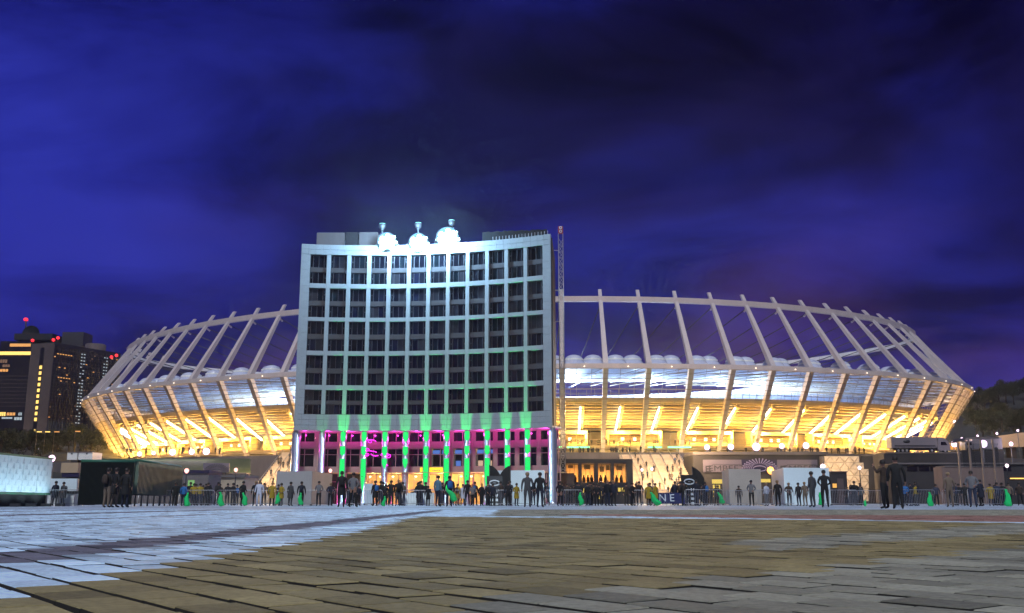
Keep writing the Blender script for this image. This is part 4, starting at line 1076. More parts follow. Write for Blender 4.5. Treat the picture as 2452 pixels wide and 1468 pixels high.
# slim hanging sign slots: rows of dark windows under the terrace
SHT = root_at('glass_shelter', 2352, 128, 'tall steel post shelter with glass walls at the far right', 'shelter')
xsl = [2306, 2333, 2362, 2391]
for px in xsl:
    a = rel(px, 1203, 128, SHT); b_ = rel(px, 1060 if px in (2306,) else 1052, 128, SHT); MB().box(a.x-.1, a.x+.1, -.1, .1, 0, b_.z).build('post', M['post_brown'], SHT)
for k in range(3): rbox('glass_wall', M['clear_glass'], SHT, xsl[k]+1.5, xsl[k+1]-1.5, 1062, 1118, 128, .03)
a = [rel(x, y, 128, SHT) for x, y in ((2306, 1060), (2314, 1051), (2330, 1049), (2391, 1048))]
mb = MB(); mb.tube(a, .12, 6); mb.build('roof_edge', M['post_brown'], SHT)
mb = MB()
for k in range(3): mb.hexa([(a[k].x, 0, a[k].z+.1), (a[k+1].x, 0, a[k+1].z+.1), (a[k+1].x, 3.5, a[k+1].z+.1), (a[k].x, 3.5, a[k].z+.1), (a[k].x, 0, a[k].z+.18), (a[k+1].x, 0, a[k+1].z+.18), (a[k+1].x, 3.5, a[k+1].z+.18), (a[k].x, 3.5, a[k].z+.18)])
mb.build('roof', M['dark_metal'], SHT)
VB = root_at('white_van', 2355, 200, 'pale box van behind the glass shelter', 'van')
rbox('body', M['truck_white'], VB, 2330, 2398, 1048, 1076, 200, 2.4); rbox('cab', M['truck_white'], VB, 2312, 2329.5, 1056, 1077, 200, 2.3); rbox('windscreen', M['dark_glass'], VB, 2315, 2326, 1059, 1066, 200, .05, off=.06); rbox('legs_base', M['dark_concrete'], VB, 2306, 2402, 1079, 1203, 199.5, 4, -.02)
for px in (2321, 2350, 2385):
    c = rel(px, 1077, 200, VB); mb = MB(); mb.lathe([(.2, -.15), (.5, -.15), (.52, .15), (.2, .15)], 14); o = mb.build('wheel', M['black'], VB, (c.x, 0, c.z)); o.rotation_euler = (pi/2, 0, 0)
RP = tag(empty('ramp_wall', (WX(2440, 335), 335, 0)), 'tan walled ramp rising to the right edge behind the shelter', 'ramp')
mb = MB(); P = [(2290, 1058), (2452, 1035), (2700, 1000), (2700, 1062), (2290, 1075)]; Q = [rel(x, y, 335, RP) for x, y in P]
mb.poly([(q.x, 0, q.z) for q in Q][::-1]); mb.poly([(q.x, 6, q.z) for q in Q]); mb.poly([(Q[0].x, 0, Q[0].z), (Q[1].x, 0, Q[1].z), (Q[1].x, 6, Q[1].z), (Q[0].x, 6, Q[0].z)]); mb.poly([(Q[1].x, 0, Q[1].z), (Q[2].x, 0, Q[2].z), (Q[2].x, 6, Q[2].z), (Q[1].x, 6, Q[1].z)])
mb.build('ramp_body', M['tan'], RP); RP['kind'] = 'thing'
for px in range(2310, 2700, 40): q = rel(px, 1062, 335, RP); MB().box(q.x-.8, q.x+.8, 1, 5, -.2, q.z).build('ramp_pier', M['dark_concrete'], RP)
LB = root_at('low_building', 2300, 175, 'low dark building with dim window strips right of the cream wall', 'building')
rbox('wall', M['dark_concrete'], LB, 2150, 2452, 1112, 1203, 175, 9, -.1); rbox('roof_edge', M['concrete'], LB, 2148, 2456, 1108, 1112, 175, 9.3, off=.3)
for k in range(9): rbox('window', M['dark_glass'], LB, 2172+k*28, 2196+k*28, 1117, 1128, 175, .08, off=.1)
rbox('lamp_strip', glow('amber_strip', (1, .55, .12), 2.0), LB, 2418, 2452, 1144.5, 1147, 175, .1, off=.2)

# ------------------------------------------------------------------ totems, flags, banner
M['icon'] = mat('icon_white', (.7, .75, .8), .5)
def totem(px, Y, py, label, dark=True):
    r = root_at('totem_sign', px, Y, label, 'sign', 'totem signs on the square'); h = WZ(py, Y); w_ = .62
    MB().box(-w_, w_, -.12, .12, .08, h).build('board', M['sign_dark'] if not dark else M['black'], r); MB().box(-.8, .8, -.35, .35, 0, .075).build('foot', M['dark_metal'], r)
    mb = MB(); pts = [(.40*cos(2*pi*k/18), -.14, h-.55+.2*sin(2*pi*k/18)) for k in range(18)]; mb.tube(pts, .05, 4, closed=True); mb.lathe([(.1, 0), (.1, .02)], 8, (0, -.14, h-.55)); mb.build('eye_emblem', M['icon'], r)
    for q in range(4):
        for c in (-.25, .25): MB().box(c-.14, c+.14, -.145, -.122, h-1.25-q*.36, h-1.06-q*.36).build('icon', M['icon'], r)
totem(1184, 78, 1140, 'grey totem sign with icons left of the pale cube before the block', False)
totem(1651, 78, 1137, 'black totem sign with white icons at the foot of the grand stairs')
def flag(px, Y, py, label, tilt):
    r = root_at('drooping_flag', px, Y, label, 'flag', 'dark drooping flags'); h = WZ(py, Y)
    MB().tube([(0, 0, 0), (0, 0, h)], .045, 6).build('pole', M['dark_metal'], r)
    mb = MB(); nx, nz = 7, 10
    for k in range(nz+1):
        v = k/nz
        for i in range(nx+1):
            u = i/nx; x = tilt*(u*.95*(1-.35*v)+.25*v*u); z = h-.05-2.4*v-.9*u*u*(1-v*.3); y = .12*sin(5*u+3*v)
            mb.v.append((x, y, z))
    for k in range(nz):
        for i in range(nx): mb.f.append((k*(nx+1)+i, k*(nx+1)+i+1, (k+1)*(nx+1)+i+1, (k+1)*(nx+1)+i)); mb.mi.append(0); mb.smooth.append(True)
    mb.build('cloth', M['black'], r)
flag(1172, 80, 1113, 'black drooping flag left of the grey totem', 1); flag(1222, 80, 1114, 'black drooping flag over the pale cube before the columns', -1)
flag(1660, 80, 1117, 'black drooping flag behind the black totem', 1)
BN = root_at('blue_banner', 1605, 72, 'dark blue banner with white letters hung behind the barriers', 'banner')
rbox('cloth', mat('banner_blue', (.012, .02, .10), .6, var=.2, scale=2), BN, 1566, 1645, 1180, 1206, 72, .04)
p = rel(1596, 1193, 72, BN); text_part('N E', .75, M['icon'], BN, (p.x, -.03, p.z))
for px in (1567, 1605, 1644): p = rel(px, 1180, 72, BN); MB().tube([(p.x, .08, 0), (p.x, .08, p.z)], .03, 5).build('post', M['galv'], BN)
TBL = root_at('white_table', 985, 74, 'long table under a white cloth before the lobby', 'table')
p0, p1 = rel(960, 1181, 74, TBL), rel(1040, 1181, 74, TBL)
mb = MB(); nn_ = 40
for k in range(nn_+1):
    x = p0.x+(p1.x-p0.x)*k/nn_; y = .04*sin(k*1.9)
    mb.v += [(x, y-.06, .04), (x, y*.2, .95), (x, .75, .96)]
for k in range(nn_):
    for i in range(2): mb.f.append((k*3+i, k*3+3+i, k*3+4+i, k*3+1+i)); mb.mi.append(0); mb.smooth.append(True)
mb.build('cloth', M['cube_pale'], TBL)
for x in (p0.x+.2, p1.x-.2):
    for y in (.1, .65): MB().box(x-.03, x+.03, y-.03, y+.03, 0, .92).build('leg', M['galv'], TBL)

# ------------------------------------------------------------------ far towers, left
M['win_or'] = glow('lit_orange', (1, .45, .12), .9); M['win_wh'] = glow('lit_white', (.75, .9, 1.0), .55); M['win_ye'] = glow('lit_yellow', (1, .66, .16), 1.6); M['win_dim'] = glow('lit_dim', (.9, .5, .3), .22)
TW = tag(empty('tower_block', (W(150, 1190, 420).x, 420, 0)), 'brown slab tower with lit windows behind the left end of the stadium', 'building')
Pk = Vector((WX(131, 420, 820), 420)); Pl = Vector((WX(76, 424, 820), 424)); Pr = Vector((WX(285, 452, 900), 452))
zT = WZ(820, 420)
def tw_quad(root, p, q, f0, f1, z0, z1, o0, o1):
    d = (q-p); n = Vector((d.y, -d.x)).normalized(); a, b_ = p+d*f0, p+d*f1; r = root.location
    A = [(a+n*o1), (b_+n*o1), (b_+n*o0), (a+n*o0)]
    return [(v.x-r.x, v.y-r.y, z0) for v in A]+[(v.x-r.x, v.y-r.y, z1) for v in A]
mb = MB(); dep = Vector((10, 30)); A = [Pl, Pk, Pr, Pr+Vector((-18, 22)), Pl+Vector((6, 40))]; r = TW.location
b0 = len(mb.v); n5 = len(A)
for z in (0, zT): mb.v += [(p.x-r.x, p.y-r.y, z) for p in A]
for k in range(n5): mb.f.append((k, (k+1) % n5, n5+(k+1) % n5, n5+k)); mb.mi.append(1 if k == 1 else 0); mb.smooth.append(False)
mb.f.append(tuple(range(n5, 2*n5))); mb.mi.append(0); mb.smooth.append(False)
mb.build('tower_body', [M['brown'], M['tower_dark']], TW)
NF, NC = 22, 26
ztop = zT-2.5; fh = (ztop-WZ(1015, 430))/NF
rt = random.Random(11)
zz = [zT-2.5-fh*k for k in range(NF+1)]
for k in range(NF):   # floor bands
    MB().hexa(tw_quad(TW, Pk, Pr, 0.005, .995, zz[k]-.45, zz[k]+.1, 0, .25)).build('floor_band', M['tower_dark'] if k % 2 else mat('band_%d' % k, (.03, .026, .03), .6), TW)
for c in range(0, NC+1, 1): MB().hexa(tw_quad(TW, Pk, Pr, c/NC-.002, c/NC+.002, 0, zT-1.5, 0, .4)).build('mullion', M['tower_dark'], TW)
for k in range(NF):
    for c in range(NC):
        m_ = None
        if c in (10, 11): m_ = 'win_wh' if rt.random() < .88 else None
        elif c in (19, 20) and k < 9: m_ = 'win_wh' if rt.random() < .8 else None
        elif k == 1 and c < 10: m_ = 'win_or' if rt.random() < .75 else None
        elif k == 8 and c < 9: m_ = 'win_or' if rt.random() < .7 else None
        elif rt.random() < .075: m_ = 'win_or' if rt.random() < .7 else 'win_dim'
        if m_: MB().hexa(tw_quad(TW, Pk, Pr, (c+.15)/NC, (c+.85)/NC, zz[k+1]+.5, zz[k]-.6, 0, .12)).build('lit_window', M[m_], TW)
for k in range(19):
    if k in (0, 1, 12): continue
    z = zT-5.0-k*2.55
    MB().hexa(tw_quad(TW, Pl, Pk, .45, .56, z-1.5, z, 0, .12)).build('stair_window', M['win_ye'], TW)
MB().hexa(tw_quad(TW, Pl, Pk, .42, .59, 8, zT-2, 0, .06)).build('stair_slot', M['tower_dark'], TW)
c = W(228, 842, 446)-TW.location; MB().lathe([(4.6, -12), (4.6, 3.2), (4.2, 3.4), (.1, 3.5)], 20, c).build('roof_drum', M['brown'], TW)
for px, py in ((78, 815), (128, 814), (139, 809), (267, 855), (279, 851)):
    p = W(px, py, 428)-TW.location; MB().lathe([(.02, .7), (.6, .4), (.7, 0), (.6, -.4), (.02, -.7)], 8, p).build('warning_lamp', M['red_glow'], TW)
    MB().tube([p-Vector((0, 0, .7)), p-Vector((0, 0, 2.6))], .12, 4).build('lamp_pole', M['dark_metal'], TW)
TW2 = tag(empty('tower_block', (W(40, 1190, 445).x, 445, 0)), 'dark glass tower with orange lit floors at the left edge', 'building')
def t2(name, m, a, b_, c, d, off=0.0, dep=30, z0=None): return rbox(name, m, TW2, a, b_, c, d, 445, dep, z0, off)
t2('tower_body', M['tower_dark'], -40, 78, 817, 1203, z0=0)
t2('lit_floor', M['win_ye'], -5, 76, 842, 850, .3, .5); t2('lit_crown', M['win_or'], 24, 74, 823, 830, .3, .5)
for (a, b_, c, d, m_) in ((0, 18, 861, 869, 'win_dim'), (6, 24, 873, 879, 'win_dim'), (0, 20, 884, 890, 'win_or'), (0, 14, 987, 996, 'win_ye'), (16, 37, 988, 995, 'win_or'), (44, 53, 988, 995, 'win_wh'), (4, 30, 999, 1003, 'win_wh'), (34, 53, 999, 1006, 'win_wh')):
    nn_ = 3
    for q in range(nn_): t2('lit_window', M[m_], a+(b_-a)*q/nn_+.5, a+(b_-a)*(q+1)/nn_-.5, c, d, .3, .5)
for k in range(9): t2('floor_band', M['brown'], -38, 77.5, 900+k*9, 901.5+k*9, .15, .3)
t2('roof_storey', M['black'], 28, 122, 797, 812, -2, 14); t2('roof_neck', M['black'], 44, 118, 812.2, 816.8, -4, 10); t2('roof_cage', M['dark_metal'], 128, 183, 788, 822, -8, 10)
c = W(75, 801, 448)-TW2.location; o = MB().lathe([(.05, -.3), (3, -.2), (4.2, .6)], 20).build('dish', M['green_shaded'], TW2, c); o.rotation_euler = (pi/2, 0, 0)
a, b_ = W(62, 797, 452)-TW2.location, W(62, 768, 452)-TW2.location; MB().tube([a, b_], .35, 6).build('antenna', M['dark_metal'], TW2)
MB().lathe([(.02, .8), (.9, .5), (1, 0), (.9, -.5), (.02, -.8)], 8, W(62, 765, 452)-TW2.location).build('warning_lamp', M['red_glow'], TW2)

# ------------------------------------------------------------------ hills and trees
def hill(name, pts, Y0, Y1):
    """a long mound: crest given in photo pixels at distance Y1"""
    mb = MB(); rows = 6
    P = [W(px, py, Y1) for px, py in pts]
    for k in range(rows+1):
        v = k/rows
        for p in P:
            x = p.x*(Y0+(Y1-Y0)*v)/Y1; y = Y0+(Y1-Y0)*v; mb.v.append((x, y, -.25+(p.z+.25)*(v**.7)+(mnoise.noise((x*.03, y*.03, 1))*2 if 0 < k < rows else 0)))
    n = len(P)
    for k in range(rows):
        for i in range(n-1): mb.f.append((k*n+i, k*n+i+1, k*n+n+i+1, k*n+n+i)); mb.mi.append(0); mb.smooth.append(True)
    return tag(mb.build(name, M['soil']), kind='structure')
hill('hill', [(2240, 1010), (2330, 950), (2380, 925), (2440, 915), (2560, 905), (2800, 900)], 350, 520)
hill('hill', [(-400, 1040), (-100, 1040), (0, 1042), (120, 1045), (240, 1060), (330, 1075)], 260, 385)
def leaf_crown(seed, R, n):
    rr = random.Random(seed); mb = MB(); lobes = []
    for k in range(14):
        a = rr.uniform(0, 2*pi); e = rr.uniform(-.5, 1.0); d = rr.uniform(.35, .75)*R
        lobes.append((Vector((d*cos(a)*cos(e), d*sin(a)*cos(e), d*sin(e)*1.1)), rr.uniform(.25, .48)*R))
    for k in range(n):
        c, r_ = rr.choice(lobes); v = Vector((rr.gauss(0, 1), rr.gauss(0, 1), rr.gauss(0, 1))).normalized()*r_*(rr.random()**.35)
        p = c+v; u = Vector((rr.gauss(0, 1), rr.gauss(0, 1), rr.gauss(0, 1))).normalized(); t = u.cross(Vector((rr.gauss(0, 1), rr.gauss(0, 1), rr.gauss(0, 1)))).normalized(); s = R*rr.uniform(.035, .07)
        mb.poly([p-u*s, p+t*s*.6, p+u*s, p-t*s*.6])
    return mb.mesh('crown', [M['foliage']])
CR = [leaf_crown(k, 4.6, 2600) for k in range(3)]
def trunk_mesh(seed):
    rr = random.Random(seed); mb = MB(); mb.tube([(0, 0, -1), (.1, 0, 1.5), (0, .1, 3.5), (.1, 0, 6)], [.42, .33, .26, .12], 7)
    for k in range(5):
        a = rr.uniform(0, 2*pi); z = rr.uniform(2.2, 4.5); mb.tube([(0, 0, z), (1.1*cos(a), 1.1*sin(a), z+1.2), (2.4*cos(a), 2.4*sin(a), z+2.2)], [.16, .10, .04], 5)
    return mb.mesh('trunk', [M['bark']])
TRm = [trunk_mesh(k+50) for k in range(3)]
def tree(x, y, z, sc, label, grp, v):
    r = tag(empty('tree', (x, y, z), v*2.1), label, 'tree', grp); r.scale = (sc, sc, sc)
    link('trunk', TRm[v % 3], (), r); link('crown', CR[v % 3], (), r, (0, 0, 6.2))
rt = random.Random(21)
ORDT = ['first', 'second', 'third', 'fourth', 'fifth', 'sixth', 'seventh', 'eighth', 'ninth', 'tenth', 'eleventh', 'twelfth', 'thirteenth', 'fourteenth', 'fifteenth', 'sixteenth', 'seventeenth', 'eighteenth', 'nineteenth', 'twentieth']
for i in range(16):
    px = 2338+i*17; Y = 455+rt.uniform(-25, 25); py = 948-min(30, i*5)+rt.uniform(-6, 10)
    p = W(px, py, Y); tree(p.x, Y, p.z-8.5, rt.uniform(.8, 1.2), 'dark tree, '+ORDT[i]+' from left along the crest of the right hill', 'wood on the right hill', i)
for i in range(18):
    px = 2335+i*15; Y = 395+rt.uniform(-15, 15); py = 985+rt.uniform(-12, 25)
    p = W(px, py, Y); tree(p.x, Y, p.z-8.5, rt.uniform(.8, 1.2), 'dark tree, '+ORDT[i]+' from left in the lower row on the right hill', 'wood on the right hill', i+1)
for i in range(20):
    px = -20+i*13.5; Y = 330+rt.uniform(-30, 25); py = 1030+rt.uniform(-8, 28)
    p = W(px, py, Y); tree(p.x, Y, p.z-8, rt.uniform(.7, 1.0), 'dark tree, '+ORDT[i]+' from left on the bank below the towers', 'trees on the left bank', i+2)
for i, (px, py, m_) in enumerate(((88, 1036, 'win_ye'), (108, 1036, 'win_ye'), (130, 1036, 'win_or'), (180, 1035, 'win_or'))):
    p = W(px, py, 300); r = tag(empty('street_lamp', (p.x, 300, 0)), ['leftmost', 'second from left', 'third from left', 'rightmost'][i]+' of four tiny street lamps among the trees below the towers', 'street lamp', 'street lamps below the towers')
    MB().tube([(0, 0, 0), (0, 0, p.z), (.6, 0, p.z+.2)], .1, 5).build('pole', M['dark_metal'], r); MB().box(.1, 1.5, -.25, .15, p.z+.1, p.z+.4).build('lamp_head', M[m_], r)

# ------------------------------------------------------------------ barriers
bt = MB(); Lb, Hb = 2.5, 1.08
rr_ = .10
pts = [(-Lb/2, 0, .16), (-Lb/2, 0, Hb-rr_), (-Lb/2+rr_*.3, 0, Hb-rr_*.3), (-Lb/2+rr_, 0, Hb), (Lb/2-rr_, 0, Hb), (Lb/2-rr_*.3, 0, Hb-rr_*.3), (Lb/2, 0, Hb-rr_), (Lb/2, 0, .16)]
bt.tube(pts, .022, 6, closed=True); fr_me = bt.mesh('frame', [M['galv']])
bb = MB()
for k in range(1, 22): x = -Lb/2+Lb*k/22; bb.tube([(x, 0, .16), (x, 0, Hb)], .010, 4, cap=False)
bar_me = bb.mesh('bars', [M['galv']])
ft = MB(); ft.tube([(0, -.3, .02), (0, -.05, .1), (0, .05, .1), (0, .3, .02)], .02, 5); ft.tube([(0, 0, .08), (0, 0, .18)], .02, 5); ft_me = ft.mesh('foot', [M['galv']])
proto = tag(empty('crowd_barrier'), 'x', 'barrier', 'crowd barriers along the edge of the square')
link('frame', fr_me, (), proto); link('bars', bar_me, (), proto)
for x in (-1.0, 1.0): link('foot', ft_me, (), proto, (x, 0, 0))
bpx = [(150, 66), (232, 67), (372, 69), (470, 68), (560, 68), (622, 69), (690, 69), (757, 68), (872, 68), (1005, 69), (1060, 68), (1232, 68), (1350, 67), (1560, 68), (1686, 65), (1780, 70), (1858, 66), (2010, 67), (2075, 70), (2197, 66), (2366, 62), (2300, 69)]
blab = ['in front of the white stall', 'in front of the shaded green fence', 'in front of the lit corrugated fence', 'right of the corrugated fence', 'before the left lamp post', 'before the left stairs', 'before the left part of the grey cube', 'before the right part of the grey cube', 'before the magenta lit columns', 'in front of the white table', 'at the lobby entrance', 'in front of the pale cube by the totem', 'before the restaurant left windows', 'before the foot of the grand stairs', 'right of the black totem', 'in front of the beige grey cube', 'in front of the bright bluish cube left half', 'right of the bright bluish cube', 'before the cream panelled wall', 'with a green bag, below the truck', 'with a green bag at the far right', 'left of the rightmost barrier']
for i, (px, Y) in enumerate(bpx):
    o = proto if i == 0 else copy_tree(proto)
    o.location = (WX(px, Y, 1195), Y, 0); o.rotation_euler = (0, 0, random.uniform(-.12, .12)); o['label'] = 'steel crowd barrier '+blab[i]

# ------------------------------------------------------------------ people
def person_mesh(name, J, rad, edges):
    """grow one continuous body around the joints J"""
    names = list(J); idx = {n: i for i, n in enumerate(names)}
    me = bpy.data.meshes.new(name); me.from_pydata([J[n] for n in names], [(idx[a], idx[b]) for a, b in edges], []); me.update()
    o = bpy.data.objects.new(name, me); COL.objects.link(o)
    md = o.modifiers.new('skin', 'SKIN'); md.use_smooth_shade = True; md.branch_smoothing = .4
    if not me.skin_vertices: me.skin_vertices.new()
    sv = me.skin_vertices[0].data
    for n in names:
        r = rad[n]; sv[idx[n]].radius = r if isinstance(r, tuple) else (r, r); sv[idx[n]].use_root = (n == 'pelvis')
    o.modifiers.new('sub', 'SUBSURF').levels = 1
    bpy.context.view_layer.update()
    dg = bpy.context.evaluated_depsgraph_get()
    m2 = bpy.data.meshes.new_from_object(o.evaluated_get(dg)); m2.name = 'person'
    bpy.data.objects.remove(o)
    segs = []
    for a, b in edges:
        s = a+b
        kind = 1
        if 'head' in b or 'nose' in b or 'ear' in b: kind = 0
        elif 'wrist' in a or 'palm' in a or 'f1' in a or 'f1' in b: kind = 0
        elif 'knee' in s or 'ankle' in a and 'toe' not in b or a == 'pelvis' and 'hip' in b or 'hip' in a: kind = 2
        if 'toe' in b: kind = 3
        segs.append((Vector(J[a]), Vector(J[b]), kind))
    mi = []
    for p in m2.polygons:
        c = p.center; best = (9, 1)
        for a, b, k in segs:
            d = b-a; t = max(0, min(1, (c-a).dot(d)/max(d.length_squared, 1e-9))); q = (a+d*t-c).length
            if q < best[0]: best = (q, k)
        k = best[1]
        if k == 2 and c.z > .93: k = 1
        if k == 1 and c.z < .78 and abs(c.x) < .16 and 'wrist' not in name: k = 2
        mi.append(k)
    m2.materials.clear()
    for _ in range(4): m2.materials.append(M['black'])
    m2.polygons.foreach_set('material_index', mi); m2.polygons.foreach_set('use_smooth', [True]*len(m2.polygons))
    return m2
def pose(lel, lwr, rel_, rwr, lkn, lan, rkn, ran, lean_=0.0, coat=False):
    J = {'pelvis': (0, 0, .97), 'spine': (0, lean_*.4, 1.15), 'chest': (0, lean_*.8, 1.34), 'neck': (0, lean_, 1.50), 'head1': (0, lean_-.015, 1.575), 'head2': (0, lean_-.02, 1.66), 'head3': (0, lean_-.0, 1.735), 'nose_head': (0, lean_-.125, 1.645)}
    R = {'pelvis': (.155, .115), 'spine': (.15, .11), 'chest': (.175, .12), 'neck': .06, 'head1': (.070, .08), 'head2': (.082, .098), 'head3': (.055, .065), 'nose_head': .012}
    E_ = [('pelvis', 'spine'), ('spine', 'chest'), ('chest', 'neck'), ('neck', 'head1'), ('head1', 'head2'), ('head2', 'head3'), ('head2', 'nose_head')]
    for s, el, wr, kn, an in (('l', lel, lwr, lkn, lan), ('r', rel_, rwr, rkn, ran)):
        g = -1 if s == 'l' else 1
        J['ear_head'+s] = (g*.092, lean_, 1.645); R['ear_head'+s] = .014; E_.append(('head2', 'ear_head'+s))
        J['sh'+s] = (g*.185, lean_*.9, 1.425); R['sh'+s] = .072; E_.append(('chest', 'sh'+s))
        J['el'+s] = el; R['el'+s] = .055; E_.append(('sh'+s, 'el'+s))
        J['wrist'+s] = wr; R['wrist'+s] = .040; E_.append(('el'+s, 'wrist'+s))
        d = (Vector(wr)-Vector(el)).normalized(); side = d.cross(Vector((g, 0, 0)) if abs(d.x) < .8 else Vector((0, 1, 0))).normalized()
        pm = Vector(wr)+d*.085; J['palm'+s] = tuple(pm); R['palm'+s] = (.030, .018); E_.append(('wrist'+s, 'palm'+s))
        for q in range(4):
            tip = pm+d*(.075, .085, .080, .06)[q]+side*(q-1.5)*.022+Vector((-g*.015, 0, 0)); J['f1%d%s' % (q, s)] = tuple(tip); R['f1%d%s' % (q, s)] = .0085; E_.append(('palm'+s, 'f1%d%s' % (q, s)))
        th = Vector(wr)+d*.07+side*-.065; J['f1t'+s] = tuple(th); R['f1t'+s] = .010; E_.append(('wrist'+s, 'f1t'+s))
        J['hip'+s] = (g*.095, 0, .90); R['hip'+s] = (.105, .11); E_.append(('pelvis', 'hip'+s))
        J['knee'+s] = kn; R['knee'+s] = .068; E_.append(('hip'+s, 'knee'+s))
        J['ankle'+s] = an; R['ankle'+s] = .048; E_.append(('knee'+s, 'ankle'+s))
        J['toe'+s] = (an[0]+g*.02, an[1]-.17, .035); R['toe'+s] = (.038, .030); E_.append(('ankle'+s, 'toe'+s))
    return J, R, E_
K = dict(lkn=(-.11, -.02, .50), lan=(-.12, .03, .075), rkn=(.11, -.02, .50), ran=(.12, .03, .075))
POSES = [
    pose((-.26, .04, 1.15), (-.27, -.05, .92), (.26, .04, 1.15), (.27, -.05, .92), **K),
    pose((-.29, .06, 1.17), (-.17, -.16, 1.06), (.29, .06, 1.17), (.17, -.16, 1.06), **K),                                   # hands together in front
    pose((-.27, .05, 1.15), (-.25, -.10, .93), (.30, -.10, 1.30), (.14, -.28, 1.52), **K),                                  # one hand raised to take a photo
    pose((-.27, .10, 1.16), (-.27, -.02, .93), (.27, -.05, 1.16), (.28, -.20, .97), (-.11, -.14, .52), (-.12, -.10, .075), (.11, .05, .50), (.12, .24, .09), -.03),  # walking
    pose((-.33, .02, 1.20), (-.22, .05, .98), (.33, .02, 1.20), (.22, .05, .98), (-.15, -.02, .50), (-.20, .03, .075), (.15, -.02, .50), (.20, .03, .075)),          # legs apart, hands on hips
]
PM = [person_mesh('person_%d' % i, *p) for i, p in enumerate(POSES)]
hb = MB(); hb.lathe([(.100, -.05), (.108, 0.0), (.098, .055), (.065, .092), (.01, .105)], 14); HAIR = hb.mesh('hair', [M['hair']]); HAIR2 = HAIR.copy(); HAIR2.materials.clear(); HAIR2.materials.append(M['hair_fair'])
cb = MB(); cb.lathe([(.104, -.01), (.108, .02), (.098, .06), (.06, .09), (.01, .10)], 14); cb.poly([(-.07, -.08, .012), (.07, -.08, .012), (.05, -.19, .0), (-.05, -.19, .0)]); CAP = cb.mesh('cap', [M['black']])
fb = MB()
for x in (-.034, .034): fb.box(x-.012, x+.012, -.104, -.098, -.006, .006)
fb.box(-.024, .024, -.100, -.094, -.072, -.064); FACE = fb.mesh('face', [M['hair']])
ct = MB(); ct.lathe([(.20, .0), (.205, .1), (.19, .25), (.185, .42)], 16); COAT = ct.mesh('coat_skirt', [M['black']])
pk = MB(); pk.lathe([(.02, -.2), (.13, -.19), (.15, -.05), (.145, .12), (.10, .21), (.02, .23)], 10); PACK = pk.mesh('backpack', [M['black']])
for v_ in PACK.vertices: v_.co.y *= .62
rq = random.Random(99)
CL = {}
def cloth(c):
    if c not in CL: CL[c] = mat('cloth_%d' % len(CL), c, .8, var=.15, scale=14, bump=.2)
    return CL[c]
BLK, NAVY, GRY, LGR, WHT, YEL, BLU, BRN, BEI, JEAN, CHAR, LBL = (.008, .008, .010), (.011, .014, .030), (.055, .055, .060), (.15, .15, .16), (.55, .57, .66), (.36, .25, .02), (.02, .13, .36), (.045, .028, .02), (.15, .11, .08), (.025, .033, .065), (.018, .018, .020), (.10, .20, .27)
SHOE = cloth((.015, .013, .012))
def person(px, Y, hpx, p, top, leg, face_away, label, hair=0, grp='people standing on the square', long_coat=False, z=0.0, turn=None, kids=True):
    h = max(1.35, min(1.98, hpx*Y/(2300*1.045))) if hpx > 5 else hpx
    if z == 0: x = WX(px, Y, 1195)
    else: x = px
    rz = (pi if face_away else 0)+(random.uniform(-.7, .7) if turn is None else turn)
    o = link('person', PM[p], (), None, (x, Y, z), rz); s = h/1.75; wv = random.uniform(.98, 1.08); o.scale = (s*wv, s*wv, s)
    tag(o, label, 'person', grp)
    for i, m_ in enumerate((M['skin'], cloth(top), cloth(leg), SHOE)): o.material_slots[i].link = 'OBJECT'; o.material_slots[i].material = m_
    hy = -.02+POSES[p][0]['head2'][1]+.02
    hr = link('hair' if hair < 2 else 'cap', (HAIR, HAIR2, CAP)[hair], (), o, (0, hy+.012, 1.665)); hr.scale = (.93, 1.05, 1.0)
    if kids: link('face', FACE, (), o, (0, hy, 1.655))
    if rq.random() < .22:
        c = link('backpack', PACK, (), o, (0, .19, 1.24)); c.material_slots[0].link = 'OBJECT'; c.material_slots[0].material = cloth(rq.choice([BLK, NAVY, CHAR, BRN, BLU]))
    if rq.random() < .25 or long_coat:
        c = link('coat_skirt', COAT, (), o, (0, .01, .58)); c.material_slots[0].link = 'OBJECT'; c.material_slots[0].material = cloth(top)
    return o
